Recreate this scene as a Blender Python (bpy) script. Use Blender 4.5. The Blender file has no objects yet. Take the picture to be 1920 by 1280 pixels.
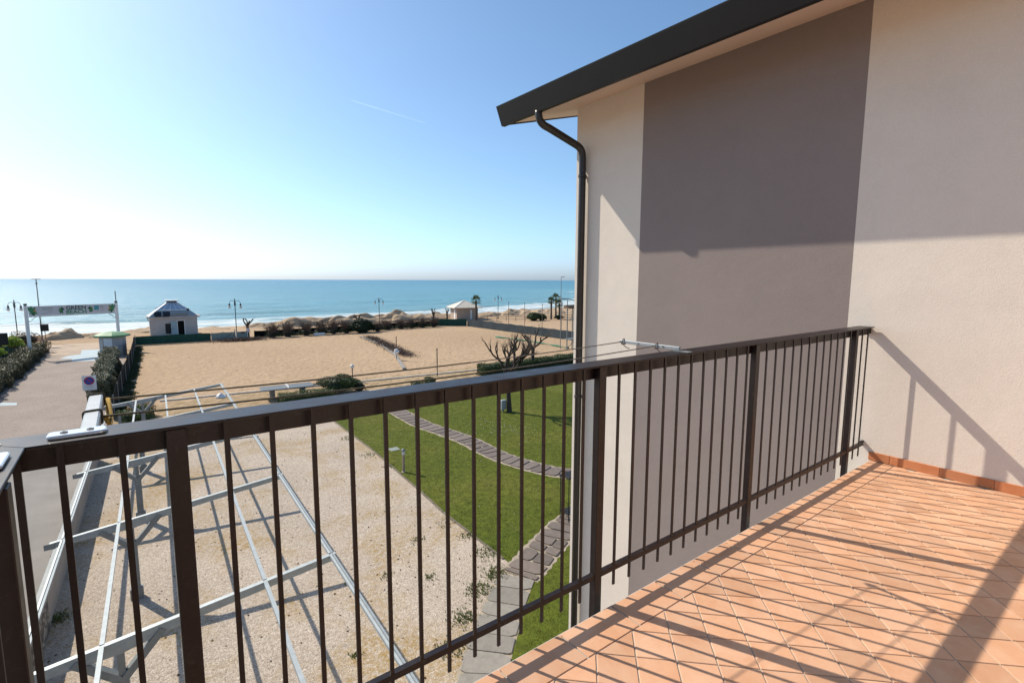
import bpy, bmesh, math, random
import numpy as np
from mathutils import Vector, Matrix, Euler

random.seed(7)
rng = np.random.default_rng(7)
C = bpy.context.scene.collection
SC = bpy.context.scene
R = math.radians
CAMZ = 8.3

# ------------------------------------------------------------------ camera
yaw, pitch, roll = R(52.74), R(6.84), R(0.184)
fw = Vector((math.cos(yaw)*math.cos(pitch), math.sin(yaw)*math.cos(pitch), -math.sin(pitch)))
rt = Vector((math.sin(yaw), -math.cos(yaw), 0)); up = rt.cross(fw)
c_, s_ = math.cos(roll), math.sin(roll)
rt, up = c_*rt + s_*up, -s_*rt + c_*up
cam = bpy.data.cameras.new('camera'); cam.sensor_width = 36; cam.sensor_fit = 'HORIZONTAL'
cam.lens = 956/1920*36; cam.clip_start = 0.05; cam.clip_end = 200000
co = bpy.data.objects.new('camera', cam); C.objects.link(co)
m = Matrix((rt, up, -fw)).transposed().to_4x4(); m.translation = (0, 0, CAMZ)
co.matrix_world = m; SC.camera = co

# ------------------------------------------------------------------ sky, sun, exposure
SUN = Vector((.443, -1.0, -.965)).normalized()
w = bpy.data.worlds.new('World'); SC.world = w; w.use_nodes = True
nt = w.node_tree; nt.nodes.clear()
sky = nt.nodes.new('ShaderNodeTexSky'); sky.sky_type = 'NISHITA'; sky.sun_disc = False
sky.sun_elevation = math.asin(-SUN.z); sky.sun_rotation = math.atan2(-SUN.x, -SUN.y)
sky.altitude = 0; sky.air_density = 0.9; sky.dust_density = 1.05; sky.ozone_density = 6.0
bg = nt.nodes.new('ShaderNodeBackground'); bg.inputs['Strength'].default_value = 0.15
ow = nt.nodes.new('ShaderNodeOutputWorld')
tc = nt.nodes.new('ShaderNodeTexCoord'); sz = nt.nodes.new('ShaderNodeSeparateXYZ'); nt.links.new(tc.outputs['Generated'], sz.inputs[0])
mr = nt.nodes.new('ShaderNodeMapRange'); mr.inputs['From Min'].default_value = 0; mr.inputs['From Max'].default_value = .16
mr.inputs['To Min'].default_value = 1; mr.inputs['To Max'].default_value = 0; mr.interpolation_type = 'SMOOTHSTEP'
nt.links.new(sz.outputs[2], mr.inputs['Value'])
mx = nt.nodes.new('ShaderNodeMix'); mx.data_type = 'RGBA'; mx.blend_type = 'MULTIPLY'; mx.inputs[7].default_value = (.93, 1.03, 1.38, 1)
nt.links.new(mr.outputs[0], mx.inputs[0]); nt.links.new(sky.outputs[0], mx.inputs[6])
mx2 = nt.nodes.new('ShaderNodeMix'); mx2.data_type = 'RGBA'; mx2.blend_type = 'MULTIPLY'; mx2.inputs[0].default_value = 1; mx2.inputs[7].default_value = (1.02, 1.055, .97, 1)
nt.links.new(mx.outputs[2], mx2.inputs[6]); nt.links.new(mx2.outputs[2], bg.inputs[0]); nt.links.new(bg.outputs[0], ow.inputs[0])
sl = bpy.data.lights.new('sun', 'SUN'); sl.energy = 5.0; sl.angle = R(.53); sl.color = (1, .91, .77)
so = bpy.data.objects.new('sun', sl); C.objects.link(so); so.location = (0, 0, 60)
so.rotation_euler = SUN.to_track_quat('-Z', 'Y').to_euler()
vs = SC.view_settings; vs.view_transform = 'Standard'; vs.look = 'None'; vs.gamma = 1; vs.use_curve_mapping = False
vs.exposure = 0.26
SC.cycles.max_bounces = 6

# ------------------------------------------------------------------ materials
def newmat(name):
    m = bpy.data.materials.new(name); m.use_nodes = True
    nt = m.node_tree; nt.nodes.clear()
    o = nt.nodes.new('ShaderNodeOutputMaterial'); p = nt.nodes.new('ShaderNodeBsdfPrincipled')
    nt.links.new(p.outputs[0], o.inputs[0])
    return m, nt, p
def node(nt, typ, **kw):
    n = nt.nodes.new(typ)
    for k, v in kw.items():
        if k in n.inputs.keys(): n.inputs[k].default_value = v
        else: setattr(n, k, v)
    return n
def c4(c): return (c[0], c[1], c[2], 1)
def ramp(nt, fac, stops):
    r = nt.nodes.new('ShaderNodeValToRGB')
    e = r.color_ramp.elements
    while len(e) < len(stops): e.new(.5)
    for i, (p, c) in enumerate(stops):
        e[i].position = p; e[i].color = c4(c) if hasattr(c, '__len__') else (c, c, c, 1)
    nt.links.new(fac, r.inputs[0]); return r.outputs[0]
def noise(nt, vec, scale, detail=4, rough=.55, dist=0):
    n = node(nt, 'ShaderNodeTexNoise', Scale=scale, Detail=detail, Roughness=rough, Distortion=dist)
    nt.links.new(vec, n.inputs['Vector']); return n.outputs[0]
def mixc(nt, fac, a, b, blend='MIX'):
    n = nt.nodes.new('ShaderNodeMix'); n.data_type = 'RGBA'; n.blend_type = blend; n.clamp_factor = True
    for inp, v in ((n.inputs[0], fac), (n.inputs[6], a), (n.inputs[7], b)):
        if hasattr(v, 'links') or hasattr(v, 'is_linked'): nt.links.new(v, inp)
        elif hasattr(v, '__len__'): inp.default_value = c4(v)
        else: inp.default_value = v
    return n.outputs[2]
def math_(nt, op, a, b=0.0, c=None):
    n = nt.nodes.new('ShaderNodeMath'); n.operation = op
    for i, v in enumerate((a, b) if c is None else (a, b, c)):
        if hasattr(v, 'is_linked'): nt.links.new(v, n.inputs[i])
        else: n.inputs[i].default_value = v
    return n.outputs[0]
def bump(nt, p, h, strength=.4, dist=.01, prev=None):
    b = node(nt, 'ShaderNodeBump', Strength=strength, Distance=dist)
    nt.links.new(h, b.inputs['Height'])
    if prev is not None: nt.links.new(prev, b.inputs['Normal'])
    if p is not None: nt.links.new(b.outputs[0], p.inputs['Normal'])
    return b.outputs[0]
def coord(nt, which='Object'):
    return nt.nodes.new('ShaderNodeTexCoord').outputs[which]
def simple(name, a, b=None, scale=6, rough=.6, metal=0, bmp=0, bscale=60, bdist=.004, spec=.5, detail=5, island=0):
    m, nt, p = newmat(name); v = coord(nt)
    b = b or tuple(x*.82 for x in a)
    col = ramp(nt, noise(nt, v, scale, detail, .6), [(.32, b), (.68, a)])
    if island:
        g = nt.nodes.new('ShaderNodeNewGeometry')
        f = ramp(nt, g.outputs['Random Per Island'], [(0, 1-island), (1, 1+island*.6)])
        col = mixc(nt, 1.0, col, f, 'MULTIPLY')
    nt.links.new(col, p.inputs['Base Color'])
    p.inputs['Roughness'].default_value = rough; p.inputs['Metallic'].default_value = metal
    p.inputs['Specular IOR Level'].default_value = spec
    if bmp: bump(nt, p, noise(nt, v, bscale, 4), bmp, bdist)
    return m
def leafmat(name, a, b, c, trans=.25):
    m, nt, p = newmat(name); v = coord(nt)
    g = nt.nodes.new('ShaderNodeNewGeometry')
    col = ramp(nt, g.outputs['Random Per Island'], [(0, a), (.55, b), (1, c)])
    col = mixc(nt, ramp(nt, noise(nt, v, 1.6, 3), [(.35, 0), (.7, .5)]), col, c)
    nt.links.new(col, p.inputs['Base Color']); p.inputs['Roughness'].default_value = .5
    p.inputs['Specular IOR Level'].default_value = .35
    t = nt.nodes.new('ShaderNodeBsdfTranslucent'); nt.links.new(col, t.inputs[0])
    mx = nt.nodes.new('ShaderNodeMixShader'); mx.inputs[0].default_value = trans
    o = [n for n in nt.nodes if n.type == 'OUTPUT_MATERIAL'][0]
    nt.links.new(p.outputs[0], mx.inputs[1]); nt.links.new(t.outputs[0], mx.inputs[2]); nt.links.new(mx.outputs[0], o.inputs[0])
    return m

def stucco(name, a):
    m, nt, p = newmat(name); v = coord(nt)
    big = noise(nt, v, .7, 4, .6)
    col = ramp(nt, big, [(.3, tuple(x*.93 for x in a)), (.7, a)])
    dirt = noise(nt, v, 2.6, 6, .7, .5)
    col = mixc(nt, 1.0, col, ramp(nt, dirt, [(.25, .95), (.5, 1.0), (.75, 1.02)]), 'MULTIPLY')
    fine = noise(nt, v, 130, 3, .7)
    col = mixc(nt, 1.0, col, ramp(nt, fine, [(.3, .93), (.7, 1.04)]), 'MULTIPLY')
    # faint vertical weather streaks
    mp = node(nt, 'ShaderNodeMapping'); mp.inputs['Scale'].default_value = (2, 2, .2)
    nt.links.new(v, mp.inputs[0])
    st = noise(nt, mp.outputs[0], 1.6, 4, .6)
    col = mixc(nt, 1.0, col, ramp(nt, st, [(.25, .982), (.6, 1.0)]), 'MULTIPLY')
    nt.links.new(col, p.inputs['Base Color']); p.inputs['Roughness'].default_value = .92
    p.inputs['Specular IOR Level'].default_value = .2
    vo = node(nt, 'ShaderNodeTexVoronoi', Scale=150.0); vo.feature = 'SMOOTH_F1'; nt.links.new(v, vo.inputs['Vector'])
    h = math_(nt, 'ADD', math_(nt, 'MULTIPLY', vo.outputs['Distance'], .6), noise(nt, v, 90, 5, .65))
    b1 = bump(nt, None, h, .5, .003)
    bump(nt, p, noise(nt, v, 1.6, 3), .16, .05, b1)
    return m

M = {}
M['cream'] = stucco('cream_stucco', (.66, .59, .515))
M['mauve'] = stucco('mauve_stucco', (.238, .197, .183))
M['soffit'] = simple('soffit_paint', (.62, .46, .36), (.58, .43, .335), 2, .8, bmp=.1, bscale=90)
M['plaster'] = simple('grey_plaster', (.5, .48, .45), (.42, .4, .38), 5, .9, bmp=.3)
M['gutter'] = simple('dark_gutter', (.011, .0105, .0105), (.007, .007, .007), 3, .45, 0, spec=.3, bmp=.05, bscale=8)
M['pipe'] = simple('brown_pipe', (.022, .018, .017), (.014, .012, .012), 4, .4, .1)

def railing_mat():
    m, nt, p = newmat('brown_railing_paint'); v = coord(nt)
    n = noise(nt, v, 9, 6, .7)
    col = ramp(nt, n, [(.35, (.0085, .0042, .0042)), (.7, (.014, .0075, .0075))])
    sp = noise(nt, v, 190, 2, .6)
    col = mixc(nt, ramp(nt, sp, [(.64, 0), (.74, .35)]), col, (.07, .05, .045))
    wn = noise(nt, v, 26, 6, .75, .4)
    col = mixc(nt, ramp(nt, wn, [(.56, 0), (.72, .5)]), col, (.045, .036, .032))
    nt.links.new(col, p.inputs['Base Color'])
    nt.links.new(ramp(nt, n, [(.3, .34), (.7, .5)]), p.inputs['Roughness'])
    p.inputs['Specular IOR Level'].default_value = .36
    bump(nt, p, noise(nt, v, 240, 3), .25, .0012)
    return m
M['rail'] = railing_mat()
M['chrome'] = simple('polished_steel', (.74, .73, .71), (.66, .65, .64), 14, .22, .45, bmp=.04, bscale=40, bdist=.002)
M['alu'] = simple('aluminium_tube', (.31, .335, .35), (.27, .29, .305), 12, .5, .3, bmp=.1, bscale=90, bdist=.001)
M['galv'] = simple('galvanised_steel', (.33, .365, .375), (.26, .29, .30), 7, .55, .25, bmp=.1, bscale=30, bdist=.002)
M['galvd'] = simple('weathered_galvanised', (.22, .235, .235), (.165, .18, .18), 5, .6, .15, bmp=.1, bscale=30, bdist=.002)
M['black'] = simple('black_metal', (.022, .022, .022), (.014, .014, .014), 8, .6, 0, spec=.25)
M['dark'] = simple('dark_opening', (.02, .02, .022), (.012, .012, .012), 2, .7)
M['rope'] = simple('olive_cord', (.10, .085, .05), (.06, .05, .03), 60, .9, bmp=.6, bscale=260, bdist=.002)
M['ropey'] = simple('yellow_cord', (.40, .26, .04), (.25, .15, .02), 40, .9, bmp=.6, bscale=260, bdist=.002)
M['ropelit'] = simple('lit_cord', (.16, .14, .12), (.10, .09, .08), 60, .9)  # lighter, greyer copy of the cord colour for its lit right part
M['white'] = simple('white_paint', (.78, .77, .75), (.68, .67, .65), 3, .5)
M['offwhite'] = simple('offwhite_wall', (.46, .43, .41), (.40, .37, .355), 1.5, .85)
M['teal'] = simple('teal_print', (.02, .30, .34), (.02, .26, .30), 3, .6)
M['pgreen'] = simple('green_print', (.07, .26, .06), (.05, .2, .05), 9, .6)
M['pdark'] = simple('dark_green_print', (.01, .06, .04), (.01, .05, .03), 9, .6)
M['pbeach'] = simple('mid_green_print', (.05, .24, .11), (.04, .2, .09), 9, .6)
M['pgrey'] = simple('grey_print', (.35, .36, .36), None, 9, .6)
M['porange'] = simple('orange_print', (.55, .22, .05), None, 9, .6)
M['blue'] = simple('sign_blue', (.02, .05, .32), None, 5, .45)
M['red'] = simple('sign_red', (.5, .02, .02), None, 5, .45)
M['greenroof'] = simple('green_canopy', (.10, .28, .12), (.07, .2, .09), 3, .6)
M['solar'] = simple('black_solar_glass', (.012, .013, .018), None, 6, .2)
M['glassroof'] = simple('pale_glass_roof', (.32, .42, .52), (.24, .34, .44), .8, .2)
M['cement'] = simple('concrete', (.29, .265, .235), (.20, .185, .165), 3.5, .9, bmp=.3, bscale=40)
M['tt'] = simple('table_tennis_top', (.10, .112, .115), (.07, .08, .083), 4, .5)
M['wood'] = simple('weathered_wood', (.20, .145, .10), (.13, .09, .065), 9, .85, bmp=.3)
M['bark'] = simple('dark_bark', (.062, .047, .038), (.028, .021, .017), 14, .95, bmp=.8, bscale=45, bdist=.02)
M['twig'] = simple('dry_twig', (.17, .115, .085), (.09, .06, .048), 6, .9, island=.35)
M['palmtrunk'] = simple('palm_trunk', (.10, .08, .06), (.05, .04, .03), 8, .95, bmp=.8, bscale=20, bdist=.03)
M['mesh'] = simple('green_shade_net', (.030, .085, .065), (.020, .06, .047), 2.5, .9, spec=.05, bmp=.3, bscale=9, bdist=.03)
M['meshdark'] = simple('black_shade_net', (.010, .013, .013), (.006, .008, .008), 2.5, .9, spec=.05, bmp=.3, bscale=9, bdist=.03)
M['meshgrey'] = simple('grey_shade_net', (.062, .076, .085), (.046, .057, .064), 1.5, .9, spec=.05, bmp=.3, bscale=5, bdist=.04)
M['netgreen'] = simple('rolled_green_net', (.04, .20, .12), (.025, .14, .08), 4, .8)
M['panelgreen'] = simple('pale_green_panel', (.24, .29, .26), (.19, .23, .21), 2, .8)
M['skin'] = simple('skin', (.42, .26, .19), None, 3, .6)
M['shirt'] = simple('pale_shirt', (.62, .60, .68), None, 3, .8)
M['trousers'] = simple('dark_trousers', (.025, .03, .04), None, 3, .8)
M['hair'] = simple('dark_hair', (.03, .02, .015), None, 3, .7)
M['globe'] = simple('milky_globe', (.7, .7, .68), None, 3, .25)
M['bollard'] = simple('bollard_brown', (.30, .23, .19), (.24, .18, .15), 6, .6)
M['leaf'] = leafmat('laurel_leaf', (.020, .038, .014), (.040, .068, .022), (.075, .11, .035))
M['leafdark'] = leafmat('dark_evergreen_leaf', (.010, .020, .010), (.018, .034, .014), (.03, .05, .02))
M['leafgrey'] = leafmat('oleander_leaf', (.06, .075, .04), (.11, .125, .075), (.19, .19, .13))
M['leafhedge'] = leafmat('mixed_hedge_leaf', (.035, .04, .017), (.062, .068, .030), (.105, .098, .05))
M['leafbox'] = leafmat('clipped_box_leaf', (.03, .055, .015), (.055, .085, .022), (.08, .11, .03))
M['leaflime'] = leafmat('lime_leaf', (.16, .24, .02), (.24, .33, .03), (.32, .40, .05))
M['leafred'] = leafmat('reddish_leaf', (.10, .045, .03), (.14, .06, .04), (.18, .09, .05))
M['palmleaf'] = leafmat('palm_leaf', (.035, .06, .025), (.06, .09, .04), (.10, .13, .06))
M['weedshade'] = leafmat('shadow_weed_leaf', (.03, .042, .018), (.05, .065, .025), (.09, .095, .04), .15)  # weed colour kept dark to deepen the fence's shadow strip
M['weed'] = leafmat('weed_leaf', (.06, .09, .02), (.10, .13, .03), (.16, .17, .06))
M['grass'] = leafmat('grass_blade', (.062, .094, .008), (.10, .128, .013), (.15, .155, .028), .4)
M['leafdead'] = leafmat('dead_leaf', (.07, .045, .03), (.12, .075, .045), (.2, .13, .07))
M['straw'] = leafmat('dry_straw', (.22, .14, .07), (.30, .20, .10), (.40, .29, .16), .2)

def tile_mat(name, a, b, dark):
    m, nt, p = newmat(name); v = coord(nt)
    oi = nt.nodes.new('ShaderNodeObjectInfo')
    off = node(nt, 'ShaderNodeVectorMath', operation='MULTIPLY_ADD')
    nt.links.new(oi.outputs['Random'], off.inputs[0]); off.inputs[1].default_value = (37, 53, 71)
    nt.links.new(v, off.inputs[2])
    n = noise(nt, off.outputs[0], 9, 6, .65)
    col = ramp(nt, n, [(.3, b), (.7, a)])
    n3 = noise(nt, off.outputs[0], 4.5, 4, .6, .6)
    col = mixc(nt, ramp(nt, n3, [(.42, 0), (.62, .75)]), col, tuple(x*k for x,k in zip(a,(1.03,1.1,1.18))))
    col = mixc(nt, 1.0, col, ramp(nt, oi.outputs['Random'], [(0, .86), (.5, 1.0), (1, 1.10)]), 'MULTIPLY')
    n2 = noise(nt, off.outputs[0], 28, 5, .7)
    col = mixc(nt, ramp(nt, n2, [(.60, 0), (.8, .55)]), col, dark)
    nt.links.new(col, p.inputs['Base Color']); p.inputs['Roughness'].default_value = .62
    p.inputs['Specular IOR Level'].default_value = .3
    bump(nt, p, noise(nt, off.outputs[0], 45, 5, .6), .25, .002)
    return m
M['tile'] = tile_mat('terracotta_tile', (.58, .335, .205), (.525, .275, .155), (.47, .225, .12))
M['skirt'] = tile_mat('terracotta_skirting', (.50, .195, .085), (.42, .15, .06), (.36, .12, .05))
M['grout'] = simple('grey_grout', (.48, .41, .33), (.36, .31, .25), 12, .95, bmp=.4, bscale=200, bdist=.002)

def sand_mat():
    m, nt, p = newmat('beach_sand'); v = coord(nt)
    n1 = noise(nt, v, .06, 5, .55); n2 = noise(nt, v, 1.1, 6, .65); n3 = noise(nt, v, 6, 4, .7)
    col = ramp(nt, n1, [(.3, (.385, .27, .17)), (.7, (.455, .328, .212))])
    col = mixc(nt, 1.0, col, ramp(nt, n2, [(.3, .86), (.65, 1.05)]), 'MULTIPLY')
    col = mixc(nt, 1.0, col, ramp(nt, n3, [(.3, .76), (.6, 1.06)]), 'MULTIPLY')  # contrast raised to paint small dimples as shaded
    # footprint patches with their shade painted darker, then scattered dark debris
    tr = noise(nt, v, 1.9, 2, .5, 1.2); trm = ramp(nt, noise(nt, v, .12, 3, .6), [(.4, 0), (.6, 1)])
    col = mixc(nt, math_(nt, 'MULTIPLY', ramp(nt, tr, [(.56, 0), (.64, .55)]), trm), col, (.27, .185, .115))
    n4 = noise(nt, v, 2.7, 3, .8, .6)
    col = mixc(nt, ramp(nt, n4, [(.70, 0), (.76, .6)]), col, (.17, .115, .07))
    # wet sand towards the water, by height of the beach
    g = nt.nodes.new('ShaderNodeNewGeometry'); sx = nt.nodes.new('ShaderNodeSeparateXYZ')
    nt.links.new(g.outputs['Position'], sx.inputs[0])
    wet = math_(nt, 'ADD', sx.outputs[2], math_(nt, 'MULTIPLY', n2, .25))
    col = mixc(nt, ramp(nt, math_(nt, 'MULTIPLY_ADD', wet, -1, 0.0), [(.75, 0), (.95, 1)]), col, (.24, .19, .14))
    # dry turf and earth between the car park and the sand court
    sy = sx.outputs[1]
    band = math_(nt, 'MULTIPLY', math_(nt, 'GREATER_THAN', sy, 27.0), math_(nt, 'LESS_THAN', math_(nt, 'ADD', sy, math_(nt, 'MULTIPLY', n2, 3.0)), 42.4))
    tf = math_(nt, 'MULTIPLY', band, ramp(nt, noise(nt, v, 1.4, 6, .75, .4), [(.42, 0), (.60, .85)]))
    col = mixc(nt, tf, col, ramp(nt, n3, [(.3, (.17, .13, .06)), (.7, (.30, .22, .11))]))
    nt.links.new(col, p.inputs['Base Color']); p.inputs['Roughness'].default_value = .95
    p.inputs['Specular IOR Level'].default_value = .1
    # foot prints and ruts
    vo = node(nt, 'ShaderNodeTexVoronoi', Scale=2.2); vo.feature = 'SMOOTH_F1'; nt.links.new(v, vo.inputs['Vector'])
    h = math_(nt, 'ADD', math_(nt, 'MULTIPLY', ramp(nt, vo.outputs['Distance'], [(0, 0), (.45, 1)]), .5), n2)
    b1 = bump(nt, None, h, .9, .14)
    bump(nt, p, n3, .5, .03, b1)
    return m
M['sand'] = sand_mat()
M['mound'] = simple('mottled_sand', (.50, .36, .225), (.33, .23, .145), .5, .95, bmp=.6, bscale=2.5, bdist=.2, detail=8)  # random lighter and darker brown patches over the mounds

def gravel_mat():
    m, nt, p = newmat('pebble_gravel'); v = coord(nt)
    vo = node(nt, 'ShaderNodeTexVoronoi', Scale=44.0); nt.links.new(v, vo.inputs['Vector'])
    vo2 = node(nt, 'ShaderNodeTexVoronoi', Scale=100.0); nt.links.new(v, vo2.inputs['Vector'])
    sep = nt.nodes.new('ShaderNodeSeparateColor'); nt.links.new(vo.outputs['Color'], sep.inputs[0])
    col = ramp(nt, sep.outputs[0], [(0, (.33, .265, .205)), (.35, (.44, .365, .29)), (.7, (.50, .42, .34)), (1, (.62, .545, .46))])
    sep2 = nt.nodes.new('ShaderNodeSeparateColor'); nt.links.new(vo2.outputs['Color'], sep2.inputs[0])
    col = mixc(nt, 1.0, col, ramp(nt, sep2.outputs[0], [(0, .80), (1, 1.12)]), 'MULTIPLY')
    n0 = noise(nt, v, .35, 5, .6)
    col = mixc(nt, 1.0, col, ramp(nt, n0, [(.3, .88), (.7, 1.06)]), 'MULTIPLY')
    nm_ = noise(nt, v, 9, 6, .78)
    col = mixc(nt, 1.0, col, ramp(nt, nm_, [(.30, .58), (.48, .95), (.68, 1.12)]), 'MULTIPLY')
    # straw coloured dry growth in patches
    n1 = noise(nt, v, .33, 5, .62, .5); n2 = noise(nt, v, 7, 5, .75)
    f = math_(nt, 'MULTIPLY', ramp(nt, n1, [(.47, 0), (.62, 1)]), ramp(nt, n2, [(.40, 0), (.60, .95)]))
    col = mixc(nt, f, col, (.31, .205, .075))
    n4 = noise(nt, v, 3.1, 4, .8)
    col = mixc(nt, ramp(nt, n4, [(.66, 0), (.74, .7)]), col, (.14, .11, .075))
    nt.links.new(col, p.inputs['Base Color']); p.inputs['Roughness'].default_value = .95
    p.inputs['Specular IOR Level'].default_value = .15
    h = math_(nt, 'ADD', math_(nt, 'MULTIPLY', vo.outputs['Distance'], -1.0), math_(nt, 'MULTIPLY', vo2.outputs['Distance'], -.5))
    b1 = bump(nt, None, h, .6, .018)
    bump(nt, p, n2, .35, .04, b1)
    return m
M['gravel'] = gravel_mat()

def lawn_mat():
    m, nt, p = newmat('lawn_turf'); v = coord(nt)
    n1 = noise(nt, v, .28, 5, .6, .3); n2 = noise(nt, v, 3.2, 6, .7); n3 = noise(nt, v, 40, 4, .75)
    col = ramp(nt, n1, [(.3, (.078, .105, .010)), (.55, (.105, .122, .014)), (.75, (.150, .145, .028))])
    col = mixc(nt, 1.0, col, ramp(nt, n2, [(.3, .55), (.7, 1.3)]), 'MULTIPLY')
    col = mixc(nt, 1.0, col, ramp(nt, n3, [(.3, .55), (.65, 1.3)]), 'MULTIPLY')
    n4 = noise(nt, v, .9, 5, .7, .8)
    col = mixc(nt, ramp(nt, n4, [(.62, 0), (.78, .6)]), col, (.16, .125, .055))
    nt.links.new(col, p.inputs['Base Color']); p.inputs['Roughness'].default_value = .9
    p.inputs['Specular IOR Level'].default_value = .15
    b1 = bump(nt, None, n3, .8, .03); bump(nt, p, n2, .4, .06, b1)
    return m
M['lawn'] = lawn_mat()

def road_mat():
    m, nt, p = newmat('road_pavers'); v = coord(nt)
    br = node(nt, 'ShaderNodeTexBrick', Scale=4.2); br.offset = .5
    br.inputs['Color1'].default_value = (.37, .295, .25, 1); br.inputs['Color2'].default_value = (.27, .212, .18, 1)
    br.inputs['Mortar'].default_value = (.15, .122, .10, 1); br.inputs['Mortar Size'].default_value = .05
    mp = node(nt, 'ShaderNodeMapping'); mp.inputs['Rotation'].default_value = (0, 0, R(45))
    nt.links.new(v, mp.inputs[0]); nt.links.new(mp.outputs[0], br.inputs['Vector'])
    n1 = noise(nt, v, .35, 6, .6); n2 = noise(nt, v, 5, 5, .7)
    col = mixc(nt, 1.0, br.outputs[0], ramp(nt, n1, [(.3, .84), (.7, 1.1)]), 'MULTIPLY')
    col = mixc(nt, 1.0, col, ramp(nt, n2, [(.3, .88), (.7, 1.08)]), 'MULTIPLY')
    # drifted sand over the pavers near the beach
    g = nt.nodes.new('ShaderNodeNewGeometry'); sx = nt.nodes.new('ShaderNodeSeparateXYZ')
    nt.links.new(g.outputs['Position'], sx.inputs[0])
    f = math_(nt, 'MULTIPLY_ADD', sx.outputs[1], .04, -2.75)
    f = math_(nt, 'ADD', f, math_(nt, 'MULTIPLY_ADD', noise(nt, v, .5, 5, .65, .5), 2.0, -1.0))
    col = mixc(nt, ramp(nt, f, [(0, 0), (.5, .85)]), col, (.42, .305, .20))
    nt.links.new(col, p.inputs['Base Color']); p.inputs['Roughness'].default_value = .9
    bump(nt, p, br.outputs['Fac'], -.3, .006)
    return m
M['road'] = road_mat()
def asphalt_mat():
    m, nt, p = newmat('worn_asphalt'); v = coord(nt)
    n1 = noise(nt, v, .5, 6, .65, .3); n2 = noise(nt, v, 30, 4, .7)
    col = ramp(nt, n1, [(.3, (.165, .152, .136)), (.7, (.235, .215, .193))])
    col = mixc(nt, 1.0, col, ramp(nt, n2, [(.3, .85), (.7, 1.12)]), 'MULTIPLY')
    mp = node(nt, 'ShaderNodeMapping'); mp.inputs['Scale'].default_value = (2.2, .16, 1); nt.links.new(v, mp.inputs[0])
    col = mixc(nt, ramp(nt, noise(nt, mp.outputs[0], 1.3, 5, .65), [(.55, 0), (.8, .5)]), col, (.15, .14, .125))
    nt.links.new(col, p.inputs['Base Color']); p.inputs['Roughness'].default_value = .9
    bump(nt, p, n2, .4, .006); return m
M['asphalt'] = asphalt_mat()

def stone_mat(name, a, b, lich):
    m, nt, p = newmat(name); v = coord(nt)
    oi = nt.nodes.new('ShaderNodeObjectInfo')
    n1 = noise(nt, v, 6, 6, .7); n2 = noise(nt, v, 55, 4, .7)
    col = ramp(nt, n1, [(.3, b), (.7, a)])
    col = mixc(nt, 1.0, col, ramp(nt, oi.outputs['Random'], [(0, .8), (1, 1.15)]), 'MULTIPLY')
    col = mixc(nt, 1.0, col, ramp(nt, n2, [(.3, .8), (.7, 1.15)]), 'MULTIPLY')
    col = mixc(nt, ramp(nt, noise(nt, v, 3, 5, .8), [(.66, 0), (.75, .5)]), col, lich)
    nt.links.new(col, p.inputs['Base Color']); p.inputs['Roughness'].default_value = .88
    bump(nt, p, n1, .5, .02); return m
M['flag'] = stone_mat('porphyry_flagstone', (.175, .14, .118), (.115, .093, .08), (.26, .22, .17))
M['slab'] = stone_mat('washed_concrete_slab', (.255, .232, .198), (.185, .17, .147), (.13, .135, .07))
M['mortar'] = simple('pale_mortar', (.36, .30, .23), (.25, .21, .155), 4, .95, bmp=.4, bscale=60)
M['kerbdark'] = simple('mossy_kerb', (.17, .145, .11), (.10, .085, .055), 2.5, .95, bmp=.4, bscale=40)
def pebblewall():
    m, nt, p = newmat('rough_stone_wall'); v = coord(nt)
    vo = node(nt, 'ShaderNodeTexVoronoi', Scale=9.0); nt.links.new(v, vo.inputs['Vector'])
    sep = nt.nodes.new('ShaderNodeSeparateColor'); nt.links.new(vo.outputs['Color'], sep.inputs[0])
    col = ramp(nt, sep.outputs[0], [(0, (.14, .10, .075)), (.6, (.27, .21, .16)), (1, (.38, .32, .26))])
    col = mixc(nt, ramp(nt, vo.outputs['Distance'], [(.35, 0), (.6, .8)]), col, (.06, .05, .04))
    nt.links.new(col, p.inputs['Base Color']); p.inputs['Roughness'].default_value = .95
    bump(nt, p, vo.outputs['Distance'], -.9, .05); return m
M['pebblewall'] = pebblewall()
M['panel'] = simple('cast_concrete_panel', (.34, .28, .23), (.28, .23, .19), 1.2, .9, bmp=.2, bscale=30)
M['paleblue'] = simple('faded_blue_paint', (.36, .45, .49), (.29, .36, .39), 1.1, .8)

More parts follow.
